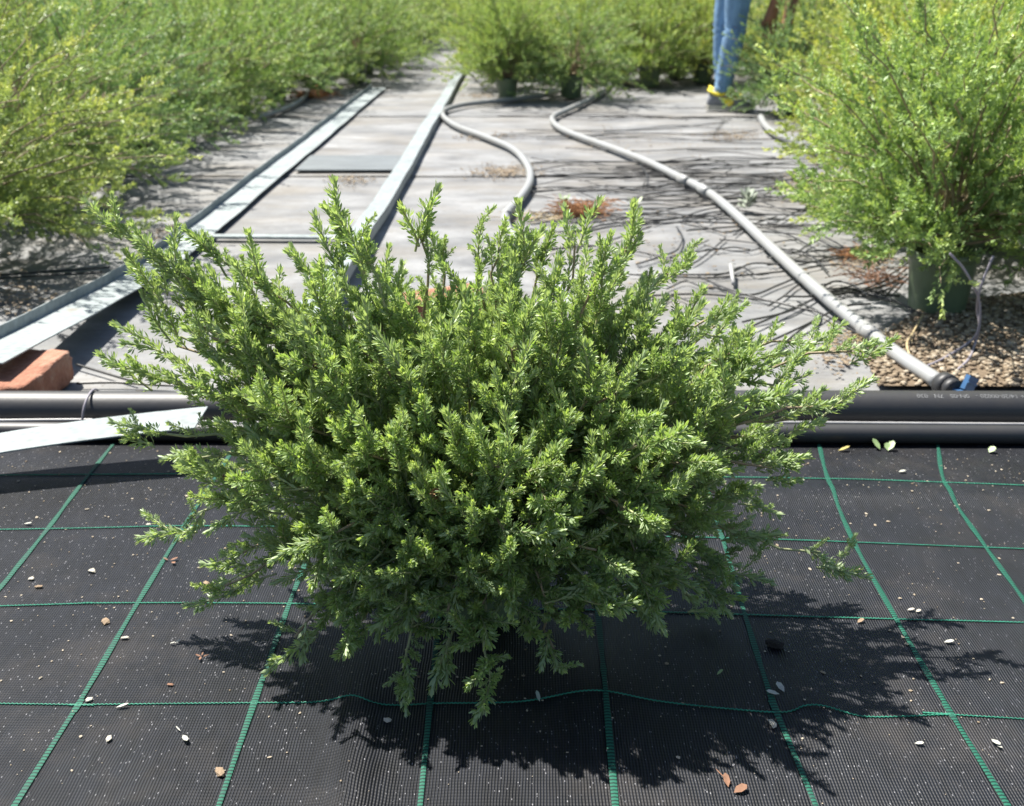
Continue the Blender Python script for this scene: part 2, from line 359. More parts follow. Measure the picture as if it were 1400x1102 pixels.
def ribbon(C, wdt, dz):
    T = norm(np.gradient(C, axis=0)); N = np.stack([-T[:, 1], T[:, 0]], -1)
    n = len(C); V = []
    for s in (-.5, 0, .5):
        Q = C+N*(wdt*s)[:, None] if isinstance(wdt, np.ndarray) else C+N*wdt*s
        V.append(np.column_stack([Q, mat_z(Q[:, 0], Q[:, 1])+dz+(0.0006 if s == 0 else 0)]))
    V = np.vstack(V); i = np.arange(n-1)
    F = np.vstack([np.stack([i, i+1, n+i+1, n+i], -1), np.stack([n+i, n+i+1, 2*n+i+1, 2*n+i], -1)])[:, ::-1]
    return V, F
for wp in warps:
    yb = G(*wp[0])[1]
    C = ground_line(wp, 220, max(0.2, yb+0.7), None)
    C = C[C[:, 1] < MAT_Y1-0.004]
    wdt = 0.0066+0.0012*np.sin(np.arange(len(C))*0.21+yb*9)
    V, F = ribbon(C, wdt, 0.0014)
    obj('woven_stripe', mesh_np('woven_stripe', V, F, (M['stripe'],), None, True), parent=weed_mat)
for k in (-1.35, -1.12, 1.10, 1.32):
    C = np.column_stack([np.full(160, k)+0.004*np.sin(np.arange(160)*.1), np.linspace(-0.85, MAT_Y1-0.005, 160)])
    V, F = ribbon(C, 0.0078, 0.0014); obj('woven_stripe', mesh_np('woven_stripe', V, F, (M['stripe'],), None, True), parent=weed_mat)
wefts = [[(0, 968), (105, 970), (350, 967), (420, 966), (458, 964), (500, 968), (545, 967), (700, 967), (800, 957), (900, 968), (1060, 982), (1105, 977), (1180, 988), (1300, 985), (1400, 991)],
         [(0, 834), (130, 830), (400, 831), (700, 838), (940, 845), (1100, 850), (1400, 859)],
         [(0, 730), (290, 724), (700, 735), (1050, 744), (1400, 757)],
         [(0, 655), (400, 652), (800, 656), (1100, 660), (1200, 662), (1400, 671)]]
def weft(C):
    d = np.concatenate([[0], np.cumsum(np.linalg.norm(np.diff(C, axis=0), axis=1))])
    s = np.arange(0, d[-1], 0.0014); P = np.stack([np.interp(s, d, C[:, 0]), np.interp(s, d, C[:, 1])], -1)
    T = norm(np.gradient(P, axis=0)); N = np.stack([-T[:, 1], T[:, 0]], -1)
    P = P+N*(0.0009*np.sin(s*2*math.pi/0.0048))[:, None]
    Q = np.column_stack([P, mat_z(P[:, 0], P[:, 1])+0.0012])
    V, F = tube(Q, 0.00095, 3, False)
    return mesh_np('woven_thread', V, F, (M['green_thread'],), None, True)
for wp in wefts:
    obj('woven_thread', weft(ground_line(wp, 400, 1.2, 1.2)), parent=weed_mat)
for yy in (0.835, 0.63, 0.42):
    xx = np.linspace(-2.4, 2.4, 300); obj('woven_thread', weft(np.column_stack([xx, yy+0.006*np.sin(xx*2.1)])), parent=weed_mat)

# gravel strip by the right-hand pots
gravel_poly = [G(1200, 533), G(1185, 500), G(1215, 455), G(1262, 425), G(1420, 400), G(1520, 400), G(1600, 535)]
gp = np.array([[p[0], p[1]] for p in gravel_poly])
def in_poly(P, poly):
    x, y = P[:, 0], P[:, 1]; c = np.zeros(len(P), bool); n = len(poly)
    for i in range(n):
        x1, y1 = poly[i]; x2, y2 = poly[(i+1) % n]
        cond = ((y1 > y) != (y2 > y)) & (x < (x2-x1)*(y-y1)/(y2-y1+1e-12)+x1); c ^= cond
    return c
Vg = np.column_stack([gp, np.full(len(gp), 0.009)])
cen = Vg.mean(0)
Vg2 = np.vstack([Vg, cen[None]]); nn = len(Vg); ii = np.arange(nn)
obj('gravel_strip', mesh_np('gravel_strip', Vg2, np.stack([ii, (ii+1) % nn, np.full(nn, nn)], -1)[:, ::-1], (M['gravel_bed'],)), kind='structure')

def pebble_cloud(name, P, sizes, mat, rng, flat=0.6, kind='stuff', label=None, cat=None, tint=None):
    ico = np.array([[0, 0, 1], [.89, 0, .45], [.28, .85, .45], [-.72, .53, .45], [-.72, -.53, .45], [.28, -.85, .45],
                    [.72, .53, -.45], [-.28, .85, -.45], [-.89, 0, -.45], [-.28, -.85, -.45], [.72, -.53, -.45], [0, 0, -1]])
    icf = np.array([[0, 1, 2], [0, 2, 3], [0, 3, 4], [0, 4, 5], [0, 5, 1], [1, 6, 2], [2, 7, 3], [3, 8, 4], [4, 9, 5], [5, 10, 1],
                    [2, 6, 7], [3, 7, 8], [4, 8, 9], [5, 9, 10], [1, 10, 6], [6, 11, 7], [7, 11, 8], [8, 11, 9], [9, 11, 10], [10, 11, 6]])
    n = len(P); sc = np.stack([sizes*rng.uniform(.8, 1.5, n), sizes*rng.uniform(.6, 1.0, n), sizes*flat*rng.uniform(.6, 1.1, n)], -1)
    V = ico[None]*rng.uniform(.78, 1.2, (n, 12, 1))*sc[:, None, :]
    a = rng.uniform(0, 6.3, n); ca, sa = np.cos(a)[:, None], np.sin(a)[:, None]
    V = np.stack([V[..., 0]*ca-V[..., 1]*sa, V[..., 0]*sa+V[..., 1]*ca, V[..., 2]], -1)+P[:, None, :]
    F = (icf[None]+(np.arange(n)*12)[:, None, None]).reshape(-1, 3)
    tv = rng.uniform(0, 1, n) if tint is None else tint
    return obj(name, mesh_np(name, V.reshape(-1, 3), F, (mat,), None, name == 'gravel', {'tint': np.repeat(tv, 12)}), kind=kind, label=label, cat=cat)
rg = np.random.default_rng(5)
Pg = np.column_stack([rg.uniform(gp[:, 0].min(), gp[:, 0].max(), 9000), rg.uniform(gp[:, 1].min(), gp[:, 1].max(), 9000)])
Pg = Pg[in_poly(Pg, gp)][:3800]
pebble_cloud('gravel', np.column_stack([Pg, np.full(len(Pg), 0.012)]), rg.uniform(.0032, .0085, len(Pg)), M['gravel'], rg,
             label='tan gravel lying around the right-hand pots behind the black pipe', cat='gravel')
# scattered grit and dry litter on the cloth
def scatter_px(cx, cy, rx, ry, n, rng):
    q = rng.normal(0, .5, (n, 2)); return np.array([G(cx+a*rx, cy+b*ry) for a, b in q])
lit = [scatter_px(690, 236, 46, 9, 520, rg), scatter_px(1000, 186, 40, 9, 380, rg), scatter_px(665, 188, 40, 6, 200, rg), scatter_px(660, 132, 30, 3, 260, rg),
       scatter_px(1110, 250, 60, 24, 420, rg), scatter_px(1180, 360, 40, 16, 260, rg), scatter_px(25, 405, 60, 40, 260, rg), scatter_px(480, 248, 30, 8, 120, rg),
       scatter_px(1150, 480, 40, 30, 200, rg), scatter_px(860, 190, 160, 30, 160, rg), scatter_px(950, 330, 160, 60, 130, rg), scatter_px(240, 318, 40, 14, 140, rg)]
lit = np.vstack(lit); lit[:, 2] = 0.006
pebble_cloud('leaf_litter', lit, rg.uniform(.0022, .0075, len(lit)), M['gravel'], rg, 0.35, label='dry brown litter and grit scattered over the bleached ground cloth', cat='litter', tint=rg.uniform(0, .75, len(lit)))

# ================================================================== RAILS, BRICKS, PIPES
def channel(name, X0, X1, up_h, path, label, skirt=0.0, t=0.003):
    """galvanised rail: flat top X0..X1, lip up_h at the left, skirt down at the right; path = [(Y, z)]"""
    P = np.array(path); n = len(P)
    prof = [(X0, up_h), (X0, 0), (X1, 0)]
    if skirt: prof.append((X1, -skirt))
    prof = np.array(prof)
    inner = []
    for i in range(len(prof)):
        x, z = prof[i]
        if i == 0: inner.append((x-t, z))
        elif i == 1: inner.append((x-t, -t))
        elif i == 2: inner.append((x-t if skirt else x, -t))
        else: inner.append((x-t, z))
    loop = np.vstack([prof, np.array(inner)[::-1]]); k = len(loop)
    V = np.array([[x+0.0022*math.sin(Y*2.3+X0*5)+0.0012*math.sin(Y*7.1), Y, z+zz+0.0012*math.sin(Y*4.7+X0)+0.0009*math.sin(Y*13+x*40)] for (Y, zz) in P for x, z in loop])
    i = np.arange(n-1)[:, None]*k; j = np.arange(k)[None, :]; j2 = (j+1) % k
    F = np.stack([i+j, i+k+j, i+k+j2, i+j2], -1).reshape(-1, 4)
    caps = [np.arange(k)[None, :], ((n-1)*k+np.arange(k))[::-1][None, :]]
    return obj(name, mesh_np(name, V, [F]+[np.vstack(caps)], (M['galv'],)), label=label, cat='metal rail')
yl = np.linspace(1.93, 8.25, 110)
zl = 0.016+0.086*np.clip(1-(yl-1.93)/1.15, 0, 1)**1.2
channel('galvanised_rail', -1.068, -0.965, 0.024, list(zip(yl, zl)), 'pale galvanised rail with an upturned lip, its near end propped on a brick')
yr = np.linspace(2.35, 12.5, 120)
zr = 0.040+0.028*np.clip(1-(yr-2.35)/1.6, 0, 1)
channel('galvanised_rail', -0.508, -0.448, 0.0, list(zip(yr, zr)), 'pale galvanised rail right of the walkway, beside the curving grey hose', skirt=0.036)
# cross strap and thin sheet in the walkway between the rails
b = MB(); a0, a1 = G(283, 327), G(470, 331); b.box(((a0[0]+a1[0])/2-.01, (a0[1]+a1[1])/2, 0.012), (a1[0]-a0[0]-.03, 0.035, 0.008), rz=-0.03)
obj('metal_strap', b.mesh('metal_strap', (M['galv'],)), label='thin pale metal strap across the walkway between the two rails', cat='metal strap')
b = MB(); p0 = G(480, 226); b.box((-.735, p0[1], 0.0105), (0.42, 0.40, 0.006), rz=0.01)
M['blue_grey'] = simple('blue_grey_sheet', (0.135, 0.15, 0.155), 0.55, 0.35, 5, stretch=(1, 6, 1), bump=0.1)
obj('grey_sheet', b.mesh('grey_sheet', (M['blue_grey'],)), label='blue grey flat sheet laid across the walkway between the rails', cat='sheet')

def brick_obj(c, size, rz, label, seed):
    r = np.random.default_rng(seed); b = MB(); n = 7
    # rounded, chipped block from a subdivided box
    import bmesh
    bm = bmesh.new(); bmesh.ops.create_cube(bm, size=1.0)
    bmesh.ops.subdivide_edges(bm, edges=bm.edges[:], cuts=15, use_grid_fill=True)
    for v in bm.verts:
        p = np.array(v.co)*2; q = np.abs(p); m = np.sort(q)
        edge = max(0, m[1]-0.8)/0.2
        k = 1-0.05*edge**2-0.02*max(0, m[0]-.8)/.2
        nz = (noise.noise(Vector(p*2.3+seed))*0.06+noise.noise(Vector(p*6.1+seed))*0.035)*(0.35+edge)
        v.co = Vector((p[0]*size[0]/2*(k-nz*.5), p[1]*size[1]/2*(k-nz), p[2]*size[2]/2*(k-nz)))
    me = bpy.data.meshes.new('brick'); bm.to_mesh(me); bm.free(); me.materials.append(M['brick'])
    for pl in me.polygons: pl.use_smooth = True
    return obj('brick', me, label=label, cat='brick', loc=c, rot=(0, 0, rz))
bt = G(97, 478, .066); bf = G(22, 538, .066)
ang = math.atan2(bt[1]-bf[1], bt[0]-bf[0])
dirb = (bt-bf)/np.linalg.norm(bt-bf); side = np.array([-dirb[1], dirb[0], 0])
bc = bt-dirb*0.112+side*0.050
brick_obj((bc[0], bc[1], 0.036), (0.225, 0.105, 0.066), ang, 'orange fired brick propping up the left rail behind the black pipe', 3)
bc2 = G(606, 412, .05); brick_obj((bc2[0], bc2[1]+.02, 0.036), (0.21, 0.10, 0.065), 0.5, 'reddish brick half hidden behind the top of the big shrub', 8)

def pipe_obj(name, P, r, mat, label, cat, k=16, n=None, group=None):
    P = np.asarray(P, float)
    if n: P = smooth_path(P, n)
    V, F = tube(P, r, k)
    return obj(name, mesh_np(name, V, F, (mat,), None, True), label=label, cat=cat, group=group)
PY = 1.868
big_pipe = pipe_obj('black_pipe', [(x, PY+0.004*math.sin(x*1.4+.5), 0.036+0.001*math.sin(x*3)) for x in np.linspace(-3.2, 3.2, 60)], 0.0335, M['black_pipe'], 'thick black plastic pipe with white printing running across the whole frame', 'pipe', 28)
pipe_obj('thin_white_line', [(x, 1.826+0.002*math.sin(x*2.3), 0.026+0.0015*math.sin(x*5)+0.004*math.exp(-((x+.75)/.2)**2)) for x in np.linspace(-3.1, 3.1, 90)], 0.0028, M['white_wire'], 'thin white line stretched along the front of the thick black pipe', 'wire', 6)
pipe_obj('black_pipe', [(x, 1.782+0.006*math.sin(x*1.1+2.2), 0.0235+0.0006*math.sin(x*4)) for x in np.linspace(-3.2, 3.2, 60)], 0.0165, M['black_pipe'], 'thinner black pipe lying in front of the thick one along the weed mat', 'pipe', 16)
# printed lettering on the pipe (reads upside down from here)
cu = bpy.data.curves.new('print', 'FONT'); cu.body = '+ 14/20-00020 -   0N-05   7N   030'; cu.size = 0.0135; cu.align_x = 'LEFT'
to = bpy.data.objects.new('tmp_print', cu); COL.objects.link(to)
dg = bpy.context.evaluated_depsgraph_get(); tm = bpy.data.meshes.new_from_object(to.evaluated_get(dg)); bpy.data.objects.remove(to)
import bmesh
bm = bmesh.new(); bm.from_mesh(tm); bmesh.ops.triangulate(bm, faces=bm.faces[:])
xs = [v.co.x for v in bm.verts]; tl = max(xs)-min(xs)
x1 = atY(1396, 545, PY)[0]; x0 = atY(1250, 545, PY)[0]
for v in bm.verts:
    fx = x1-(v.co.x-min(xs))/tl*(x1-x0); ang_p = R(70)+(-v.co.y+0.004)/0.0335*-1.0
    a = math.pi-R(72)+ (v.co.y-0.005)/0.0335*-1
    yy = PY+0.004*math.sin(fx*1.4+.5); zz = 0.036+0.001*math.sin(fx*3)
    # angle measured from -Y (towards viewer) upward
    an = R(64)-(v.co.y-0.005)/0.0335
    v.co = Vector((fx, yy-math.cos(an)*0.0340, zz+math.sin(an)*0.0340))
bm.to_mesh(tm); bm.free(); tm.materials.append(M['print'])
obj('printed_lettering', tm, parent=big_pipe)
# wire tie round the pipes
tx = atY(126, 555, PY)[0]
b = MB(); a = np.linspace(0, 2*math.pi, 40)
b.tube(np.stack([tx+0.006*np.sin(a*1.0)+0*a, PY+0.0*a-0.006+np.cos(a)*0.0435, 0.036+np.sin(a)*0.0362], -1), 0.0022, 6)
b.tube(smooth_path([(tx, 1.822, .022), (tx+.012, 1.812, .03), (tx+.02, 1.808, .031)], 8), 0.002, 5)
b.tube(smooth_path([(tx-.002, 1.822, .020), (tx-.004, 1.80, .010), (tx-.05, 1.80, .006), (tx-.09, 1.80, .005)], 10), 0.0015, 5)
obj('wire_tie', b.mesh('wire_tie', (M['lilac_wire'],), True), label='grey wire tie looped around the thick black pipe near the brick', cat='wire tie')
# loose galvanised strip over the pipes
L0, L1 = G(-220, 648, 0.047), G(275, 572, 0.079)
xs = np.linspace(0, 1, 26); wd = 0.086
Ps = []
for t in xs:
    c = L0*(1-t)+L1*t; z = 0.047+(0.079-0.047)*t+0.006*math.sin(t*3.1)
    dy = 0.012*math.sin(t*3.0)
    for s, dz in ((-.5, 0.0), (.5, 0.004)):
        Ps.append((c[0], c[1]+dy+s*wd, z+dz))
Ps = np.array(Ps); n = len(xs); Pb = Ps-np.array([0, 0, .0025]); V = np.vstack([Ps, Pb]); o = 2*n; i = np.arange(n-1)*2
F = np.vstack([np.stack([i, i+2, i+3, i+1], -1), np.stack([o+i, o+i+1, o+i+3, o+i+2], -1), np.stack([i, o+i, o+i+2, i+2], -1), np.stack([i+1, i+3, o+i+3, o+i+1], -1),
               np.array([[0, 1, o+1, o], [2*n-2, o+2*n-2, o+2*n-1, 2*n-1]])])
obj('metal_strip', mesh_np('metal_strip', V, F, (M['galv'],)), label='pale loose metal strip lying over the thinner black pipe at left', cat='metal strip')

# grey hoses on the cloth
def hose(pix, z, r, n, label, k=12, cat='hose', mat='grey_pvc', name='grey_hose', group=None):
    P = np.array([G(x, y, z) for x, y in pix]); P = smooth_path(P, n)
    return pipe_obj(name, P, r, M[mat], label, cat, k, group=group)
hA = hose([(790, 112), (755, 128), (700, 136), (640, 142), (609, 150), (606, 159), (625, 173), (668, 189), (703, 205), (722, 228), (724, 250), (708, 275), (692, 293), (693, 310), (708, 331), (735, 362), (775, 410), (800, 470)], 0.022, 0.0155, 150,
     'grey S-curved hose between the right rail and the centre cloth')
c = G(692, 294, .022); b = MB(); b.tube([(c[0]+.006, c[1]-.02, .024), (c[0], c[1]+.02, .024)], 0.0185, 12); obj('coupling', b.mesh('coupling', (M['grey_pvc'],), True), parent=hA)
hB = hose([(835, 112), (828, 122), (810, 134), (778, 149), (757, 159), (757, 168), (775, 180), (830, 200), (880, 219), (930, 243), (970, 264), (1010, 297), (1060, 344), (1110, 390), (1170, 440), (1230, 487), (1283, 522)], 0.023, 0.0160, 160,
     'long grey hose running diagonally to the blue valve by the black pipe')
for (px, py, dx, dy) in ((930, 243, 40, 21), (958, 257, 40, 24), (1180, 448, 60, 48)):
    p = G(px, py, .026); q = G(px+dx*.25, py+dy*.25, .026); b = MB(); b.tube([p, q], 0.0185, 12); obj('coupling', b.mesh('coupling', (M['grey_pvc'],), True), parent=hB)
hose([(1040, 160), (1047, 172), (1062, 184), (1090, 194), (1125, 212)], 0.024, 0.0175, 50, 'short grey hose end emerging below the yellow-green shrubs at right')
hose([(255, 178), (300, 166), (345, 161), (385, 150), (415, 134), (425, 118)], 0.022, 0.014, 50, 'grey hose curving out from under the shrubs at left')
# end fitting with blue valve handle
p = G(1288, 524, .026); q = G(1306, 534, .026)
b = MB(); b.tube([p, p+(q-p)*.55], 0.0245, 16); b.tube([p+(q-p)*.5, q], 0.021, 16)
fit = obj('valve', None, label='blue-handled black valve at the near end of the grey hose', cat='valve', loc=(float(q[0]), float(q[1]), 0))
me = b.mesh('fitting', (M['black_pipe'],), True); fo = obj('fitting', me, parent=fit); fo.location = (-float(q[0]), -float(q[1]), 0)
b = MB(); b.box((0.030, 0.0, 0.048), (0.034, 0.012, 0.034), rz=0.5, ry=0.45); b.box((0.012, -.002, 0.030), (0.035, 0.022, 0.012), rz=0.5); b.box((0.0335, -0.0065, 0.050), (0.034, 0.004, 0.004), rz=0.5, ry=.45)
obj('handle', b.mesh('handle', (M['blue'],)), parent=fit).scale = (.85, .85, .85)

# thin black drip tubes: hand-placed ones, then the loose bundle between the hoses
rt = np.random.default_rng(21)
def drip(pix, lift=0.006, r=0.0028, mat='black_tube', label='thin black drip tube lying across the bleached ground cloth', group='thin black drip tubes on the cloth', name='drip_tube', n=None, sag=True, cat='drip tube'):
    P = np.array([G(x, y, lift+0.004*rt.uniform(0, 1)) for x, y in pix])
    P = smooth_path(P, n or max(14, 8*len(P))); P[:, 2] = np.maximum(P[:, 2], 0.0075)
    V, F = tube(P, r, 5); return obj(name, mesh_np(name, V, F, (M[mat],), None, True), label=label, cat=cat, group=group)
hand = [[(705, 310), (780, 318), (850, 308), (960, 304), (1080, 309), (1130, 313)], [(705, 318), (790, 316), (830, 306), (900, 302), (1010, 285)],
        [(730, 340), (800, 338), (840, 327), (890, 310)], [(720, 350), (790, 336), (860, 342), (920, 353)],
        [(925, 310), (933, 325), (925, 342), (900, 352), (870, 362)], [(1010, 310), (1090, 312), (1130, 325), (1165, 345)], [(1020, 315), (1100, 322), (1140, 338), (1170, 350)],
        [(1050, 340), (1110, 350), (1160, 350)], [(860, 375), (960, 380), (1000, 378), (1080, 370), (1150, 362), (1230, 380)],
        [(900, 375), (990, 374), (1030, 360), (1090, 362), (1140, 350)], [(955, 378), (1010, 400), (1090, 420), (1125, 430), (1180, 460)],
        [(1015, 440), (1080, 425), (1130, 400), (1165, 398), (1230, 405)], [(1030, 445), (1100, 415), (1150, 396), (1210, 400)],
        [(1050, 468), (1100, 445), (1150, 420), (1190, 415)], [(1060, 480), (1090, 455), (1120, 430), (1090, 412)], [(870, 405), (960, 402), (1040, 410), (1080, 417)],
        [(1120, 400), (1180, 402), (1220, 412)], [(1130, 405), (1190, 395), (1235, 380)], [(1210, 405), (1240, 375)],
        [(1210, 480), (1290, 482), (1390, 478)], [(1180, 470), (1300, 456), (1400, 444), (1450, 440)], [(1340, 425), (1400, 428), (1480, 430)],
        [(725, 300), (800, 305), (890, 292), (985, 270), (1060, 258)], [(730, 240), (830, 238), (880, 242), (920, 240)], [(875, 225), (885, 240), (880, 252)],
        [(900, 255), (970, 245), (1000, 232)], [(1120, 250), (1095, 265), (1060, 270), (1035, 268)], [(1035, 282), (1080, 285), (1110, 285), (1135, 275)], [(640, 98), (660, 118), (680, 132), (700, 128)],
        [(0, 376), (60, 372), (150, 365)], [(0, 380), (80, 375), (140, 372)], [(975, 185), (990, 162)], [(940, 205), (1000, 208), (1060, 215)], [(104, 498), (150, 512), (185, 522)], [(105, 524), (160, 523), (235, 528), (300, 531)]]
for h in hand: drip(h)
for k in range(60):
    y0 = 138+rt.beta(1.6, 1.0)*165
    xa = 726 if y0 > 215 else 640+rt.uniform(0, 100)
    xl = xa+rt.uniform(-8, 160)*(rt.random() < .6); xr = min(1160, xl+rt.uniform(160, 430))
    if y0 < 165: xr = min(xr, 1000)
    m = int(rt.integers(4, 7)); xs = np.linspace(xl, xr, m)
    sl = rt.normal(0, 5); amp = 1.5+(y0-130)*.028
    drip([(x, y0+sl*(i/m-.5)+rt.normal(0, amp)) for i, x in enumerate(xs)], r=rt.uniform(.0019, .0027))
for k in range(26):      # loose loops around the diagonal hose
    x0 = rt.uniform(870, 1130); y0 = rt.uniform(300, 430); ln = rt.uniform(70, 190); sl = rt.normal(-.1, .22); bow = rt.normal(0, 14)
    drip([(x0+ln*t, y0+sl*ln*t+bow*math.sin(t*math.pi)+rt.normal(0, 3)) for t in np.linspace(0, 1, 5)], r=rt.uniform(.0022, .003))
# twisted pair of lilac wires by the right pot
b = MB()
wy = float(G(1325, 475)[1])
def W(px, py, Y): return atY(px, py, Y)
b.tube(smooth_path([W(1298, 346, wy-.02), W(1318, 368, wy-.03), (W(1335, 400, wy-.03)), W(1340, 425, wy-.03), W(1336, 455, wy-.03), W(1322, 470, wy-.03), G(1290, 490, .014), G(1262, 503, .014)], 40), 0.003, 6)
b.tube(smooth_path([W(1358, 350, wy-.02), W(1347, 375, wy-.03), (W(1338, 402, wy-.035)), W(1336, 425, wy-.02), W(1339, 445, wy-.03), W(1333, 470, wy-.03), G(1325, 490, .014), G(1310, 505, .014)], 40), 0.003, 6)
obj('twisted_wire', b.mesh('twisted_wire', (M['lilac_wire'],), True), label='pair of lilac grey tubes twisted together in front of the right pot', cat='wire')
drip([(1262, 430), (1248, 455), (1240, 470), (1246, 490), (1258, 505)], lift=0.02, r=0.0025, mat='straw', label='dry straw stalk curving down beside the grey hose and gravel', group=None, name='dry_stalk', cat='stalk')
pw = G(1003, 372); b = MB(); b.tube([G(999, 362, .03), G(1003, 388, .012)], 0.006, 8)
obj('tube_stake', b.mesh('tube_stake', (M['white_wire'],), True), label='small white peg holding the drip tubes on the cloth', cat='peg')

# ================================================================== THE BIG SHRUB
# leaf: 11 verts, 12 triangles, V-folded and curved; along +X, upper side +Z
def leaf_template(low=False):
    if low: return np.array([(0, 0, 0), (.55, -.5, 0), (.55, 0, 0), (.55, .5, 0), (1, 0, 0)]), np.array([[0, 1, 2], [0, 2, 3], [4, 2, 1], [4, 3, 2]]), np.zeros((0, 4), int)
    V = [(0, 0, 0)]
    for u, wv in ((.38, .92), (.80, .86)): V += [(u, -wv*.5, 0), (u, 0, 0), (u, wv*.5, 0)]
    V.append((1, 0, 0))
    return np.array(V), np.array([[0, 1, 2], [0, 2, 3], [7, 5, 4], [7, 6, 5]]), np.array([[1, 4, 5, 2], [2, 5, 6, 3]])
LEAF_HI, LEAF_LO = leaf_template(), leaf_template(True)
def leaves(P, D, U, length, width, curl, fold, T=None):
    """P base (n,3), D direction, U upper-side normal"""
    LV, LF3, LF4 = T or LEAF_HI
    D = norm(D); Sd = norm(np.cross(U, D)); Un = np.cross(D, Sd)
    u = LV[:, 0]; v = LV[:, 1]
    x = u[None]*length[:, None]; y = v[None]*width[:, None]
    z = curl[:, None]*length[:, None]*(u[None]**2)+np.abs(v)[None]*width[:, None]*fold
    V = P[:, None]+x[..., None]*D[:, None]+y[..., None]*Sd[:, None]+z[..., None]*Un[:, None]
    n = len(P); off = (np.arange(n)*len(LV))[:, None, None]
    return V.reshape(-1, 3), (LF3[None]+off).reshape(-1, 3), (LF4[None]+off).reshape(-1, 4)

def make_shoot(seed, low=False):
    """leafy shoot along +Z: dense whorls of up-curved leaves closing into a rosette"""
    r = np.random.default_rng(seed); Ln = r.uniform(.036, .080)
    P, D, U, le, wi, cu, ti = [], [], [], [], [], [], []
    bend = r.normal(0, .12, 2)
    def axis(t): return np.array([bend[0]*Ln*t*t, bend[1]*Ln*t*t, Ln*t]), norm(np.array([2*bend[0]*t, 2*bend[1]*t, 1.0]))
    nn = int(Ln/.0072)+2
    def whorl(p, d, k, phase, angd, ll, tint, ww=.25, curl=.30):
        ref = norm(np.cross(d, np.array([.3, 1, .2]))); bit = np.cross(d, ref)
        for q in range(k):
            a = phase+q*2*math.pi/k+r.normal(0, .25); rad = ref*math.cos(a)+bit*math.sin(a)
            an = angd+r.normal(0, .14); dr = d*math.cos(an)+rad*math.sin(an); up = d*math.sin(an)-rad*math.cos(an)
            l = ll*r.uniform(.80, 1.14)
            P.append(p+rad*.0008); D.append(dr); U.append(up+r.normal(0, .16, 3)); le.append(l); wi.append(l*ww*r.uniform(.85, 1.2)); cu.append(curl+r.normal(0, .07)); ti.append(np.clip(tint+r.normal(0, .10), 0, 1))
    ph = r.uniform(0, 6.3)
    for i in range(nn):
        t = (i/(nn-1))**0.92; p, d = axis(t)
        ang = 1.05-0.48*t**1.3; ll = .0162*(1-.18*t**2.0)
        if t < .12 and r.random() < .3: continue
        whorl(p, d, 4 if t < .8 else 5, ph+i*.80, ang, ll, .20+.38*t)
        for _k in range((2 if r.random() < .25 else 1) if .06 < t < .85 else 0):      # small tufts in the leaf axils
            a = r.uniform(0, 6.3); ref = norm(np.cross(d, np.array([.3, 1, .2]))); bit = np.cross(d, ref)
            sd_ = norm(d*.70+(ref*math.cos(a)+bit*math.sin(a))*.85); sp = p+sd_*.005
            for g in range(2): whorl(sp+sd_*g*.0034, sd_, 4-g, g*.8+a, .80-.38*g, .0122-.0020*g, .46+.12*g)
    p, d = axis(1.0)
    whorl(p, d, 5, ph, .74, .0150, .64, .23); whorl(p+d*.0018, d, 4, ph+.7, .48, .0128, .74, .23, .15); whorl(p+d*.0036, d, 4, ph+.2, .26, .0098, .84, .25, .05)
    V, F3, F4 = leaves(np.array(P), np.array(D), np.array(U), np.array(le), np.array(wi)*(1.12 if low else 1), np.array(cu), .36, LEAF_LO if low else LEAF_HI)
    tint = np.repeat(np.array(ti), len((LEAF_LO if low else LEAF_HI)[0]))
    tp = np.array([axis(t)[0] for t in np.linspace(-.03, 1, 5)]); sv, sf = tube(tp, np.linspace(.0018, .0011, 5), 5, False)
    nV = len(V); V = np.vstack([V, sv]); F4b = sf[0]+nV; tint = np.concatenate([tint, np.full(len(sv), .4)])
    return dict(V=V, F3=F3, F4=F4, S=F4b, tint=tint, L=Ln, nl=len(P))
NVAR = 20
SH = [make_shoot(100+i) for i in range(NVAR)]; SHL = [make_shoot(100+i, True) for i in range(NVAR)]
SHM = []
for s in SH:
    mi = np.concatenate([np.zeros(len(s['F3'])), np.zeros(len(s['F4'])), np.ones(len(s['S']))])
    SHM.append(mesh_np('shoot', s['V'], [s['F3'], np.vstack([s['F4'], s['S']])], (M['leaf'], M['stem']), mi, True, {'tint': s['tint']}))

BASE = np.array([-0.045, 1.245, 0.0])
CROWN = BASE+np.array([0, 0, 0.125])
rb = np.random.default_rng(42)
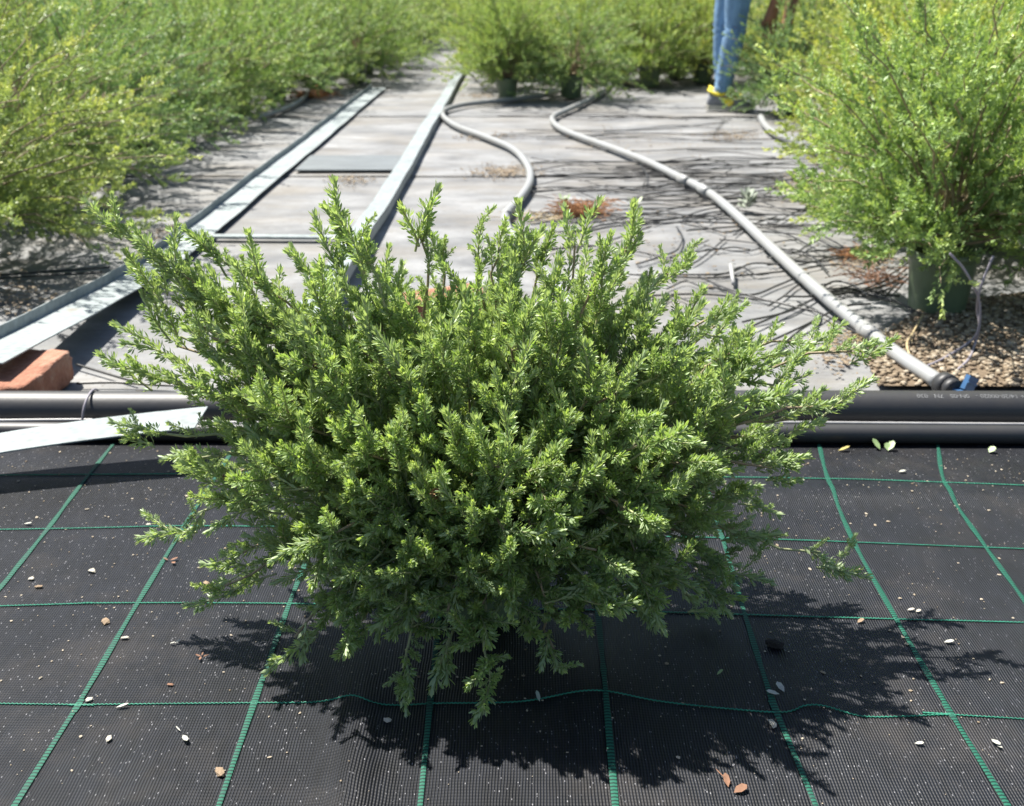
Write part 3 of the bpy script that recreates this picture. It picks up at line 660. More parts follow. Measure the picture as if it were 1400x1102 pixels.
# outline tips read off the photo (pixel x, y, distance) ...
tips_px = [(135, 302, 1.27), (200, 345, 1.25), (285, 340, 1.30), (322, 365, 1.24), (352, 375, 1.33), (400, 352, 1.28), (440, 338, 1.33), (458, 296, 1.27), (487, 330, 1.22), (540, 400, 1.30),
           (580, 298, 1.27), (605, 340, 1.35), (650, 330, 1.32), (678, 318, 1.26), (722, 328, 1.24), (748, 335, 1.30), (805, 305, 1.27), (830, 355, 1.22), (872, 318, 1.28), (850, 365, 1.33), (945, 352, 1.28),
           (880, 405, 1.34), (965, 405, 1.24), (995, 415, 1.30), (1035, 460, 1.26), (1010, 440, 1.36), (1105, 485, 1.28), (1130, 472, 1.33), (1205, 490, 1.25), (1165, 545, 1.20), (1125, 580, 1.24), (1060, 560, 1.15),
           (1085, 635, 1.18), (1095, 665, 1.14), (1168, 792, 1.20), (1075, 610, 1.30), (1040, 745, 1.18), (1050, 700, 1.30), (1000, 830, 1.12), (985, 845, 1.20), (905, 838, 1.03), (905, 870, 1.10), (840, 850, 0.99),
           (765, 935, 1.02), (670, 978, 0.98), (545, 968, 1.02), (530, 890, 1.02), (605, 945, 1.02), (380, 912, 1.06), (470, 880, 1.03), (435, 860, 1.10), (288, 840, 1.15), (330, 810, 1.18), (215, 740, 1.20), (300, 715, 1.12), (295, 780, 1.22),
           (163, 602, 1.22), (240, 640, 1.16), (260, 660, 1.26), (165, 512, 1.25), (195, 475, 1.30), (200, 440, 1.28), (190, 395, 1.28), (260, 455, 1.20), (240, 540, 1.18), (230, 370, 1.24),
           (640, 745, 1.01), (700, 755, 1.0), (755, 720, 1.02), (800, 690, 1.03), (590, 700, 1.03), (520, 735, 1.04), (470, 700, 1.06), (560, 800, 1.02), (690, 830, 1.0), (760, 780, 1.01), (830, 790, 1.02), (880, 740, 1.05), (640, 800, 1.01), (610, 860, 1.03), (490, 800, 1.05),
           (420, 760, 1.08), (370, 700, 1.10), (360, 760, 1.12), (390, 640, 1.08), (920, 690, 1.07), (960, 740, 1.10), (980, 650, 1.12), (900, 620, 1.06), (700, 640, 1.04), (620, 600, 1.06), (780, 600, 1.07), (540, 620, 1.07), (460, 600, 1.09), (850, 540, 1.12), (700, 540, 1.10), (560, 530, 1.12),
           (345, 560, 1.12), (400, 500, 1.14), (330, 480, 1.18), (500, 460, 1.16), (640, 450, 1.16), (780, 460, 1.16), (920, 500, 1.14), (1000, 560, 1.14), (430, 420, 1.20), (700, 400, 1.22), (880, 460, 1.22),
           (380, 432, 1.24), (470, 405, 1.25), (560, 410, 1.22), (625, 400, 1.24), (760, 400, 1.24), (830, 415, 1.22), (900, 430, 1.24), (960, 462, 1.22), (330, 430, 1.24), (290, 415, 1.25), (255, 405, 1.26), (1030, 505, 1.22), (1080, 535, 1.22), (520, 400, 1.32), (690, 370, 1.30), (800, 380, 1.32), (600, 480, 1.14), (720, 470, 1.14), (430, 520, 1.12), (820, 520, 1.11), (300, 530, 1.18), (960, 540, 1.15),
           (450, 835, 1.08), (520, 860, 1.06), (580, 885, 1.06), (720, 890, 1.05), (800, 865, 1.05), (860, 830, 1.08), (930, 800, 1.10), (700, 800, 1.0), (480, 900, 1.05), (640, 890, 1.03), (820, 840, 1.04), (560, 850, 1.04), (440, 790, 1.07), (750, 850, 1.03), (400, 800, 1.12), (980, 790, 1.14), (1040, 795, 1.18), (350, 650, 1.14), (960, 600, 1.12), (1010, 690, 1.14)]
targets = [atY(x, y, Y) for x, y, Y in tips_px]
n_px = len(targets)
# ... and the rest of the crown, spread evenly round its shell
def shell_radius(d):
    el = math.asin(np.clip(d[2], -1, 1)); hx, hy = d[0], d[1]; h = math.hypot(hx, hy)+1e-9
    side = (hx/h)**2
    rl = 0.43*side+(0.25 if hy < 0 else .36)*(1-side)
    rr = 1/math.sqrt((math.cos(el)/rl)**2+(math.sin(el)/0.285)**2)
    if el < .35: rr *= 1-.34*min(1, (.35-el)/.55)
    return rr
cnt = 0; ga = math.pi*(3-math.sqrt(5)); NSH = 112
for i in range(NSH):
    z = 1-(i+.5)/NSH*1.22; a = i*ga+.3; h = math.sqrt(max(0, 1-z*z)); d = np.array([h*math.cos(a), h*math.sin(a), z])
    rr = shell_radius(d)*rb.uniform(.80, .97); p = CROWN+d*rr
    p[2] = max(p[2], .035+rb.uniform(0, .03)); targets.append(p)
shrub = obj('potted_shrub', None, label='large bushy green shrub in a pot in the foreground on the black weed mat', cat='shrub', loc=tuple(BASE))
shoots = []     # (pos, dir, scale)
branch_id = 0
for ti_, T in enumerate(targets):
    T = np.asarray(T, float); out = T-CROWN; ln = np.linalg.norm(out); hd = np.array([out[0], out[1], 0])
    start = CROWN+norm(hd)*rb.uniform(.0, .04)*min(1, np.linalg.norm(hd)*8)+np.array([0, 0, -.01])
    elv = out[2]/ln
    ctrl = CROWN+out*.52+np.array([0, 0, (.06+.05*(1-abs(elv)))*(1 if elv < .5 else .4)])+rb.normal(0, .022, 3)
    endt = T
    t = np.linspace(0, 1, 12)[:, None]
    B = (1-t)**2*start+2*t*(1-t)*ctrl+t*t*endt
    # tip turns up a little
    B[:, 2] += (t[:, 0]**4)*.012
    wob = rb.normal(0, .004, (12, 3)); wob[0] = 0; wob[-1] = 0; B = B+wob
    B[:, 2] = np.maximum(B[:, 2], .018)
    # ends where its last shoot starts
    tang = norm(np.gradient(B, axis=0))
    outl = ti_ < 60
    r0 = .0034 if ln > .3 else .0028
    V, F = tube(B[:-1]-BASE, np.linspace(r0, .0014, 11), 6, False)
    obj('branch', mesh_np('branch', V, F, (M['twig'] if rb.random() < .6 else M['stem'],), None, True), parent=shrub)
    length = np.sum(np.linalg.norm(np.diff(B, axis=0), axis=1))
    d_end = norm(tang[-1]+np.array([0, 0, .45]))
    sc = rb.uniform(.72, .95)
    shoots.append((B[-1]-d_end*.055*sc, d_end, sc))
    if outl: shoots.append((B[-2]-tang[-2]*.02, norm(tang[-2]+rb.normal(0, .3, 3)), sc*.95))
    ns = int(length/.033)+3
    if T[2] < .16: ns = max(2, int(ns*(1.25 if abs(T[0]) < .30 else .6)))
    ts = np.linspace(.32, .94, ns)+rb.normal(0, .02, ns)
    for q, tt in enumerate(ts):
        f = np.clip(tt, 0, .99)*11; i0 = int(f); p = B[i0]*(1-(f-i0))+B[i0+1]*(f-i0); tg = tang[i0]
        if outl and tt > .62 and rb.random() < .22: continue
        if tt < .50 and rb.random() < .42: continue      # the shaded inside is barer
        ref = norm(np.cross(tg, rb.normal(0, 1, 3))); an = rb.uniform(.45, .95)
        d = norm(tg*math.cos(an)+ref*math.sin(an)+np.array([0, 0, .80])); s_ = rb.uniform(.50, .86)*(.62 if outl and tt > .62 else 1)
        if p[2] < .06: d = norm(d+np.array([0, 0, .1]))
        shoots.append((p, d, s_))
        if rb.random() < .30: 
            ref2 = norm(np.cross(tg, rb.normal(0, 1, 3))); shoots.append((p, norm(tg*.6+ref2*.7+np.array([0, 0, .3])), s_*.75))
# keep shoots above the mat
def frame(d, roll):
    z = norm(d); a = np.array([0, 0, 1.0]) if abs(z[2]) < .9 else np.array([1.0, 0, 0]); x = norm(np.cross(a, z)); y = np.cross(z, x)
    xr = x*math.cos(roll)+y*math.sin(roll); yr = np.cross(z, xr); return np.stack([xr, yr, z], 1)
view = norm(np.array([0, 0, CAM_H])-(CROWN+np.array([0, 0, .12])))
score = []
for (p, d, s) in shoots:
    tip = p+d*.07*s; dist = np.linalg.norm(tip-np.array([0, 0, CAM_H])); q = tip-CROWN-np.array([0, 0, .1])
    score.append(s/dist*(1+1.6*max(0, np.dot(q, view))/.3+.25*np.linalg.norm(q)/.4))
order = np.argsort(-np.array(score)); single = set(order[:300].tolist())
fV, f3, f4, fS, ft, off = [], [], [], [], [], 0
m3, m4 = [], []
for i, (p, d, s) in enumerate(shoots):
    k = int(rb.integers(0, NVAR)); A = frame(d, rb.uniform(0, 6.3))
    if i in single:
        o = obj('shoot', SHM[k], parent=shrub)
        o.matrix_local = Matrix.Translation(Vector(p-BASE)) @ Matrix(A.tolist()).to_4x4() @ Matrix.Scale(s, 4)
    else:
        sh = SHL[k]; V = (sh['V']*s) @ A.T+p-BASE; V[:, 2] = np.maximum(V[:, 2], .009)
        fV.append(V); f3.append(sh['F3']+off); f4.append(sh['F4']+off); fS.append(sh['S']+off)
        dry = 2 if rb.random() < .001 else 0; m3.append(np.full(len(sh['F3']), dry)); m4.append(np.full(len(sh['F4']), dry))
        ft.append(np.clip(sh['tint']+rb.normal(0, .08), 0, 1)); off += len(V)
f3 = np.vstack(f3); f4 = np.vstack(f4).astype(int); fS = np.vstack(fS)
mi = np.concatenate(m3+m4+[np.ones(len(fS))])
obj('foliage', mesh_np('foliage', np.vstack(fV), [f3, np.vstack([f4, fS])], (M['leaf'], M['stem'], M['dry_leaf']), mi, True, {'tint': np.concatenate(ft)}), parent=shrub, kind='stuff')
print('shoots', len(shoots), 'leaf tris', len(f3)+2*len(f4))

def pot_meshes(r=.085, h=.16):
    b = MB(); b.lathe([(0.0, .002), (r*.78, .0), (r*.80, .006), (r*.95, h*.86), (r*.955, h*.87), (r*1.03, h*.87), (r*1.05, h), (r*.98, h), (r*.93, h*.8), (0, h*.8)], 28)
    c = MB(); c.lathe([(0.0, h*.86), (r*.5, h*.875), (r*.90, h*.85)], 20)
    return b.mesh('pot', (M['pot'],), True), c.mesh('soil', (M['soil'],), True)
pm, sm = pot_meshes(.078, .14)
po = obj('pot', pm, parent=shrub); po.location = (0, 0, .0075)
so = obj('soil', sm, parent=po)

# ================================================================== POTTED SHRUBS IN THE BEDS
def make_bush(seed, H, Rr, nst, ntw, nle, upright, lw=.0032, ll=.019, zc=.36):
    """feathery shrub: stems fan from the pot to an egg-shaped crown that hangs down to the ground"""
    r = np.random.default_rng(seed); P, D, le, ti = [], [], [], []
    bb = MB(); crown = np.array([0, 0, .15])
    for i in range(nst):
        a = i*2.39996+r.normal(0, .25); zz = 1-(i+.5)/nst*1.80; zz = np.clip(zz+r.normal(0, .04), -.84, 1)
        hr = math.sqrt(1-zz*zz); k = r.uniform(.74, 1.10) if i % 3 else r.uniform(.45, .8)
        T = np.array([math.cos(a)*hr*Rr*k, math.sin(a)*hr*Rr*k, zc+zz*((H-zc) if zz > 0 else zc-.03)*(k if zz > 0 else 1)]); T[2] = max(T[2], .035)
        if i % 3 == 0 and zc < .4: q_ = r.uniform(.30, .98); T = np.array([math.cos(a)*Rr*q_, math.sin(a)*Rr*q_, r.uniform(.03, .22)])
        if i % 7 == 0 and zc >= .4: q_ = r.uniform(.25, .8); T = np.array([math.cos(a)*Rr*q_, math.sin(a)*Rr*q_, r.uniform(.20, .36)])
        c = np.array([T[0]*.38, T[1]*.38, max(.20, .15+(T[2]-.15)*.62+.05)])
        t = np.linspace(0, 1, 9)[:, None]; B = (1-t)**2*crown+2*t*(1-t)*c+t*t*T; B[1:] += r.normal(0, .008, (8, 3)); B[:, 2] = np.maximum(B[:, 2], .03)
        bb.tube(B, np.linspace(.0042, .0012, 9), 5, False)
        tg = norm(np.gradient(B, axis=0))
        for q in range(ntw):
            u = .30+.70*(q+r.random())/ntw; f = min(u, .995)*8; i0 = int(f); p = B[i0]+(B[min(i0+1, 8)]-B[i0])*(f-i0)
            ref = norm(np.cross(tg[i0], r.normal(0, 1, 3))); an = r.uniform(.3, .95)
            td = norm(tg[i0]*math.cos(an)+ref*math.sin(an)+np.array([0, 0, upright])); tl = r.uniform(.05, .12)*(1.1-.25*u)
            yl_ = r.random()**2*.38
            s = np.sort(r.random(nle)**.65); pp = p+td*(s*tl)[:, None]+r.normal(0, .001, (nle, 3))
            rv = norm(np.cross(td, r.normal(0, 1, (nle, 3)))); la = r.uniform(.35, 1.0, nle)[:, None]
            P.append(pp); D.append(td*np.cos(la)+rv*np.sin(la)); le.append(ll*r.uniform(.7, 1.25, nle)*(1-.35*s)); ti.append(np.clip(.10+.42*s*u+yl_+r.normal(0, .08, nle)+.14*(pp[:, 2]/H), 0, 1))
    P = np.vstack(P); D = norm(np.vstack(D)); le = np.concatenate(le); ti = np.concatenate(ti); n = len(P)
    P[:, 2] = np.maximum(P[:, 2], .012)
    Sd = norm(np.cross(D, r.normal(0, 1, (n, 3)))); wdt = lw*r.uniform(.8, 1.3, n)
    V = np.stack([P, P+D*(le*.45)[:, None]+Sd*wdt[:, None]/2, P+D*le[:, None], P+D*(le*.45)[:, None]-Sd*wdt[:, None]/2], 1).reshape(-1, 3)
    V[:, 2] = np.maximum(V[:, 2], .008)
    F = np.arange(4*n).reshape(-1, 4)
    return mesh_np('foliage', V, F, (M['needle'],), None, False, {'tint': np.repeat(ti, 4)}), bb.mesh('branches', (M['twig'],), True)
BV = [make_bush(1, .82, .60, 112, 20, 33, .30, .0046, .019),           # near, spreading
      make_bush(2, .80, .54, 88, 18, 26, .45, .0056, .022),
      make_bush(3, .76, .50, 84, 18, 25, .60, .0060, .024),
      make_bush(4, .84, .50, 84, 18, 25, .75, .0060, .024),
      make_bush(5, .74, .58, 88, 18, 26, .35, .0056, .022),
      make_bush(6, .84, .46, 115, 20, 33, .40, .0046, .019, .44)]         # lifted skirt: its pot shows
PB, SB = pot_meshes(.085, .15)
def plant(var, x, y, rz, sc, col, label, group, potscale=1.0):
    e = obj('nursery_shrub', None, label=label, cat='shrub', group=group, loc=(x, y, .007), rot=(0, 0, rz)); e.scale = (sc, sc, sc)
    f = obj('foliage', BV[var][0], parent=e, kind='stuff'); f.color = (*col, 1)
    obj('branches', BV[var][1], parent=e)
    p = obj('pot', PB, parent=e); p.scale = (potscale/sc,)*2+(1,)
    obj('soil', SB, parent=p)
    return e
rp = np.random.default_rng(77)
green = lambda: tuple(np.array([.96, 1.02, .92])*rp.uniform(.85, 1.1)*rp.uniform(.96, 1.04, 3))
lime = lambda: tuple(np.array([1.18, 1.14, .78])*rp.uniform(.9, 1.1)*rp.uniform(.96, 1.04, 3))
LG = 'nursery shrubs in the left bed'; CG = 'nursery shrubs in the far centre bed'; RG = 'nursery shrubs in the right bed'
# left bed
plant(0, -1.60, 2.98, 0.4, 1.06, (1.12, 1.08, .90), 'nearest shrub of the left bed, yellowish and feathery, at the left edge', LG)
plant(0, -1.74, 3.85, 2.4, 1.05, (.95, 1.0, .9), 'second shrub of the left bed, right behind the yellowish one', LG)
plant(0, -1.80, 4.65, 1.1, 1.05, (.80, .95, .95), 'third shrub of the left bed, dark green low on its path side', LG)
for nth, (x, y) in zip(('fourth', 'fifth', 'sixth', 'seventh', 'eighth'), ((-1.84, 5.45), (-1.76, 6.15), (-1.70, 6.85), (-1.62, 7.55), (-1.46, 8.2))):
    plant(int(rp.integers(1, 5)), x, y, rp.uniform(0, 6), rp.uniform(.98, 1.12), green(), nth+' shrub from the front along the walkway edge of the left bed', LG)
for j, y in enumerate(np.arange(8.75, 25, .85)):
    for i in range(3):
        if y > 18 and i == 2: continue
        plant(int(rp.integers(1, 5)), -1.30-.75*i+rp.normal(0, .06), y+rp.normal(0, .06), rp.uniform(0, 6), rp.uniform(.95, 1.12), green(), 'feathery green shrub in the far part of the left bed beyond the rail end', LG)
for j, y in enumerate(np.arange(3.6, 8.6, .8)):
    for i in range(2):
        plant(int(rp.integers(1, 5)), -2.75-.75*i+rp.normal(0, .06), y+rp.normal(0, .06), rp.uniform(0, 6), rp.uniform(1.0, 1.14), (1.0, 1.08, .9), 'feathery green shrub in the rows behind the left bed edge', LG)
# right bed
plant(5, 1.045, 2.63, 1.0, 1.0, (1.05, 1.15, .95), 'nearest right-hand shrub, bright green, in a green pot beside the gravel', RG)
plant(0, 1.66, 2.74, 2.0, .95, (1.0, 1.1, .95), 'shrub at the right edge, next to the nearest right-hand one', RG)
plant(0, 1.42, 3.34, 3.3, .98, (1.25, 1.2, .75), 'second shrub of the right bed, lime green, behind the nearest one', RG)
plant(0, 1.58, 4.15, 4.4, 1.02, (1.28, 1.18, .68), 'third shrub of the right bed, yellow-green, overhanging the cloth', RG)
plant(4, 1.74, 5.10, 5.0, 1.0, (1.22, 1.15, .75), 'fourth shrub of the right bed, yellow-green, nearer than the person', RG)
plant(1, 1.62, 6.70, .6, .86, (.72, .85, .88), 'greyish green shrub directly in front of the person, being handled', RG)
for (x, y) in ((2.05, 6.1), (2.35, 3.4), (2.45, 4.3), (2.5, 5.2), (2.7, 6.1), (2.35, 6.95), (3.1, 4.7), (3.2, 5.7), (3.0, 6.9)):
    plant(int(rp.integers(0, 5)), x, y, rp.uniform(0, 6), rp.uniform(1.0, 1.12), lime(), 'lime green feathery shrub in the inner rows of the right bed', RG)
# far centre bed
plant(5, -.07, 7.52, .2, .92, (1.05, 1.1, .85), 'front left shrub of the centre bed in a plain green pot standing clear', CG, .85)
plant(4, .36, 7.66, 1.2, .98, (.92, 1.0, .9), 'shrub of the centre bed just right of the clear green pot', CG)
plant(3, .98, 8.45, 2.2, .98, (1.05, 1.08, .8), 'shrub at the front right of the centre bed, left of the person', CG)
for j, y in enumerate(np.arange(8.35, 24, .85)):
    for i in range(4):
        x = -.12+.72*i+rp.normal(0, .06)
        if abs(y-8.35) < .2 and i in (1, 2): x += .1; 
        if y > 15 and i > 1: continue
        if i == 1 and abs(y-8.35) < .1: pass
        plant(int(rp.integers(2, 5)), x, y+rp.normal(0, .06)+(.35 if (j == 0 and i >= 1) else 0), rp.uniform(0, 6), rp.uniform(.95, 1.08), lime() if rp.random() < .45 else green(), 'feathery green shrub in the back rows of the centre bed', CG)
for (x, y) in ((2.1, 8.0), (2.9, 8.0), (2.5, 8.8), (3.3, 8.7), (3.7, 8.0), (2.9, 9.6), (3.8, 9.5)):
    plant(int(rp.integers(1, 5)), x, y, rp.uniform(0, 6), rp.uniform(1.0, 1.12), lime(), 'feathery shrub behind the person at the right', RG)

# ================================================================== PERSON bending over the right bed
def skinned(name, joints, edges, root, mat, sub=2):
    """joints: {name: (x, y, z, r)}; grows one continuous surface over the skeleton"""
    names = list(joints); idx = {n: i for i, n in enumerate(names)}
    me = bpy.data.meshes.new(name); me.from_pydata([joints[n][:3] for n in names], [(idx[a], idx[b]) for a, b in edges], [])
    o = bpy.data.objects.new(name, me); COL.objects.link(o)
    o.modifiers.new('skin', 'SKIN')
    if not me.skin_vertices: 
        bpy.context.view_layer.objects.active = o
    for i, n in enumerate(names):
        rr = joints[n][3]; rr = rr if isinstance(rr, tuple) else (rr, rr)
        me.skin_vertices[0].data[i].radius = rr; me.skin_vertices[0].data[i].use_root = (n == root)
    ss = o.modifiers.new('sub', 'SUBSURF'); ss.levels = sub; ss.render_levels = sub
    dg = bpy.context.evaluated_depsgraph_get(); m2 = bpy.data.meshes.new_from_object(o.evaluated_get(dg))
    bpy.data.objects.remove(o)
    m2.materials.clear(); m2.materials.append(mat)
    for p in m2.polygons: p.use_smooth = True
    return m2
M['skin'] = simple('brown_skin', (0.24, 0.105, 0.055), 0.55, 0.2, 20)
M['denim'] = simple('blue_denim', (0.16, 0.28, 0.44), 0.85, 0.45, 18, bump=0.3, stretch=(1, 1, .35))
M['shirt'] = simple('dark_shirt', (0.10, 0.10, 0.12), 0.9, 0.2, 20)
M['hair'] = simple('dark_hair', (0.02, 0.015, 0.012), 0.6, 0.3, 90)
M['shoe_grey'] = simple('grey_shoe_mesh', (0.20, 0.21, 0.23), 0.8, 0.3, 70)
M['shoe_yellow'] = simple('yellow_shoe_trim', (0.75, 0.62, 0.03), 0.5, 0.1, 40)
M['shoe_sole'] = simple('cream_sole', (0.48, 0.46, 0.40), 0.7, 0.2, 50)
pg_ = G(984, 149)
person = obj('person', None, label='person in blue jeans and yellow-trimmed sneakers bending over the right bed', cat='person', loc=(float(pg_[0]), float(pg_[1]), .006), rot=(0, 0, -.10))
J = {'pelvis': (.05, 0, .92, .12), 'spine': (.20, 0, 1.07, (.12, .10)), 'chest': (.38, 0, 1.16, (.14, .11)), 'neck': (.50, 0, 1.18, .055), 'head': (.60, 0, 1.15, .085), 'crown': (.69, 0, 1.12, .075)}
E = [('pelvis', 'spine'), ('spine', 'chest'), ('chest', 'neck'), ('neck', 'head'), ('head', 'crown')]
for sgn, tag_, ank, kn, hp, el, wr, hn in ((-1, 'r', (0, -.09, .09), (.055, -.09, .48), (.06, -.09, .86), (.35, -.21, .88), (.265, -.14, .60), (.25, -.12, .52)),
                                          (1, 'l', (.02, .11, .09), (0, .10, .48), (.04, .09, .86), (.45, .20, .88), (.385, .10, .55), (.38, .08, .46))):
    J['hip'+tag_] = (*hp, .085); J['knee'+tag_] = (*kn, .055); J['ankle'+tag_] = (*ank, .038); J['foot'+tag_] = (ank[0]+.10, ank[1], .05, .035)
    J['shoulder'+tag_] = (.39, sgn*.17, 1.13, .055); J['elbow'+tag_] = (*el, .042); J['fore'+tag_] = (*(np.array(el)*.45+np.array(wr)*.55), .046); J['wrist'+tag_] = (*wr, .034); J['palm'+tag_] = (*hn, (.042, .022))
    E += [('pelvis', 'hip'+tag_), ('hip'+tag_, 'knee'+tag_), ('knee'+tag_, 'ankle'+tag_), ('ankle'+tag_, 'foot'+tag_), ('chest', 'shoulder'+tag_), ('shoulder'+tag_, 'elbow'+tag_), ('elbow'+tag_, 'fore'+tag_), ('fore'+tag_, 'wrist'+tag_), ('wrist'+tag_, 'palm'+tag_)]
    h = np.array(hn)
    for f in range(4):      # curled fingers and a thumb
        dx = (f-1.5)*.020; lg = (.040, .047, .044, .034)[f]
        J[f'f{f}a{tag_}'] = (h[0]+dx, h[1]-.004, h[2]-.030, .0105); J[f'f{f}b{tag_}'] = (h[0]+dx*1.1, h[1]-.016, h[2]-.030-lg, .0095); J[f'f{f}c{tag_}'] = (h[0]+dx, h[1]+.006, h[2]-.042-lg*1.25, .008)
        E += [('palm'+tag_, f'f{f}a{tag_}'), (f'f{f}a{tag_}', f'f{f}b{tag_}'), (f'f{f}b{tag_}', f'f{f}c{tag_}')]
    J['ta'+tag_] = (h[0]-.045, h[1]-.018, h[2]-.005, .012); J['tb'+tag_] = (h[0]-.048, h[1]-.026, h[2]-.045, .010)
    E += [('palm'+tag_, 'ta'+tag_), ('ta'+tag_, 'tb'+tag_)]
obj('body', skinned('body', J, E, 'pelvis', M['skin']), parent=person)
def loft(rings):
    k = len(rings[0]); V = np.vstack(rings); n = len(rings); i = np.arange(n-1)[:, None]*k; j = np.arange(k)[None]; j2 = (j+1) % k
    return V, [np.stack([i+j, i+j2, i+k+j2, i+k+j], -1).reshape(-1, 4)]
def jeans_leg(ank, kn, hp, seed):
    r = np.random.default_rng(seed); A, K, H_ = np.array(ank)+[0, 0, .015], np.array(kn), np.array(hp)+[0, 0, .06]
    rings = []; k = 20; a = np.arange(k)/k*2*math.pi
    for t in np.linspace(0, 1, 46):
        c = A+(K-A)*(t/.48) if t < .48 else K+(H_-K)*((t-.48)/.52)
        rad = np.interp(t, [0, .06, .2, .36, .48, .6, .85, 1], [.048, .050, .060, .066, .063, .074, .094, .108])
        wr = .010*np.exp(-t/.18)*np.sin(t*110+np.cos(a)*2.2)+.008*np.exp(-((t-.46)/.07)**2)*np.sin(t*130+np.sin(a)*2)+.002*np.sin(a*3+t*20)
        rings.append(np.stack([c[0]+(rad+wr)*np.cos(a), c[1]+(rad*.92+wr)*np.sin(a), np.full(k, c[2])+wr*.6], -1))
    return loft(rings)
jm = MB(); jm.add(*jeans_leg((0, -.09, .09), (.055, -.09, .48), (.06, -.09, .86), 1)); jm.add(*jeans_leg((.02, .11, .09), (0, .10, .48), (.04, .09, .86), 2))
a_ = np.arange(24)/24*2*math.pi; rg_ = []
for t in np.linspace(0, 1, 8):
    c = np.array([.06+.07*t, 0, .84+.20*t]); rg_.append(np.stack([c[0]+(.125+.02*math.sin(t*3))*np.cos(a_), .19*np.sin(a_)*(1-.1*t), c[2]+np.cos(a_)*-.05*t], -1))
jm.add(*loft(rg_)); obj('jeans', jm.mesh('jeans', (M['denim'],), True), parent=person)
JS = {'pelvis': (.08, 0, .97, (.15, .12)), 'spine': (.20, 0, 1.07, (.15, .12)), 'chest': (.38, 0, 1.16, (.165, .13)), 'neckb': (.47, 0, 1.18, .075), 'sl': (.39, .17, 1.13, .072), 'sr': (.39, -.17, 1.13, .072), 'al': (.42, .19, 1.0, .066), 'ar': (.37, -.195, 1.0, .066)}
obj('shirt', skinned('shirt', JS, [('pelvis', 'spine'), ('spine', 'chest'), ('chest', 'neckb'), ('chest', 'sl'), ('chest', 'sr'), ('sl', 'al'), ('sr', 'ar')], 'spine', M['shirt']), parent=person)
hm = MB(); ring = []
for t in np.linspace(0, 1, 8):
    ph = t*math.pi*.62; k = np.arange(18)/18*2*math.pi
    ring.append(np.stack([.655+.105*math.cos(ph)*.8+.0*k+np.cos(k)*.02, .102*math.sin(ph)*np.cos(k), 1.155+.108*math.sin(ph)*np.sin(k)+.02], -1))
hm.add(*loft(ring)); obj('hair', hm.mesh('hair', (M['hair'],), True), parent=person)
def shoe(ax, ay, seed):
    k = 16; a = np.arange(k)/k*2*math.pi; rings = []
    for t, hw, hh, z0 in ((0, .018, .02, .03), (.04, .034, .045, .05), (.15, .040, .062, .062), (.30, .040, .060, .060), (.45, .040, .048, .050), (.65, .046, .036, .040), (.85, .044, .028, .034), (.96, .030, .020, .028), (1, .010, .010, .024)):
        rings.append(np.stack([np.full(k, ax-.09+t*.285), ay+hw*np.cos(a), np.maximum(z0+hh*np.sin(a), .018)], -1))
    m = MB(); m.add(*loft(rings)); o = obj('shoe', m.mesh('shoe', (M['shoe_grey'],), True), parent=person)
    rs = []
    for t, hw in ((0, .02), (.04, .038), (.2, .043), (.45, .042), (.65, .050), (.85, .048), (.97, .030), (1.02, .008)):
        x = ax-.093+t*.29; rs.append(np.array([[x, ay-hw, 0], [x, ay+hw, 0], [x, ay+hw*1.03, .024+.006*(1-t)], [x, ay-hw*1.03, .024+.006*(1-t)]]))
    m = MB(); m.add(*loft(rs)); obj('sole', m.mesh('sole', (M['shoe_sole'],)), parent=o)
    m = MB()
    m.add(np.array([[ax-.01, ay-.0455, .075], [ax+.065, ay-.046, .074], [ax+.072, ay-.049, .046], [ax+.045, ay-.050, .022], [ax+.012, ay-.048, .044]]), np.array([[0, 4, 3], [0, 3, 2], [0, 2, 1]]))
    for q in range(4): m.tube(smooth_path([(ax+.065+q*.022, ay-.036, .070-q*.010), (ax+.070+q*.022, ay, .100-q*.014), (ax+.065+q*.022, ay+.036, .070-q*.010)], 7), .0065, 5)
    m.tube(np.stack([ax-.02+.062*np.cos(np.linspace(0, 6.28, 20)), ay+.043*np.sin(np.linspace(0, 6.28, 20)), .105+.012*np.cos(np.linspace(0, 6.28, 20)*2)], -1), .010, 6)
    obj('trim', m.mesh('trim', (M['shoe_yellow'],), True), parent=o)
shoe(0, -.09, 1); shoe(.02, .11, 2)

# ================================================================== SMALL THINGS
def tuft(name, c, n, L, mat, label, cat, seed, flat=.35, rx=.02, r=.0012):
    g = np.random.default_rng(seed); b = MB()
    for i in range(n):
        p = np.array(c)+np.append(g.normal(0, rx, 2), .004); a = g.uniform(0, 6.3); l = L*g.uniform(.4, 1.1); d = np.array([math.cos(a), math.sin(a), flat*g.uniform(.2, 1.5)])
        q = p+d*l*.5+g.normal(0, .1*L, 3); e = p+d*l*np.array([1, 1, .5])+g.normal(0, .12*L, 3)
        P = smooth_path([p, q, e], 6); P[:, 2] = np.maximum(P[:, 2], .008); b.tube(P, r, 3, False)
    return obj(name, b.mesh(name, (M[mat],), True), label=label, cat=cat)
tuft('dried_weed', G(790, 294), 260, .095, 'rust_root', 'rust brown dried weed clump on the cloth between the grey hoses', 'dried weed', 3, rx=.035, flat=.6)
tuft('dried_weed', G(735, 300), 60, .07, 'straw', 'thin dry weed runner just right of the S-curved hose', 'dried weed', 4, flat=.2, rx=.05)
tuft('dried_roots', G(1172, 352), 110, .07, 'rust_root', 'orange brown root tuft where the drip tubes end at right', 'dried roots', 5, rx=.02)
tuft('dried_roots', G(1195, 385), 60, .09, 'chip_brown', 'dark tangle of dead roots beside the right-hand green pot', 'dried roots', 6, rx=.03)
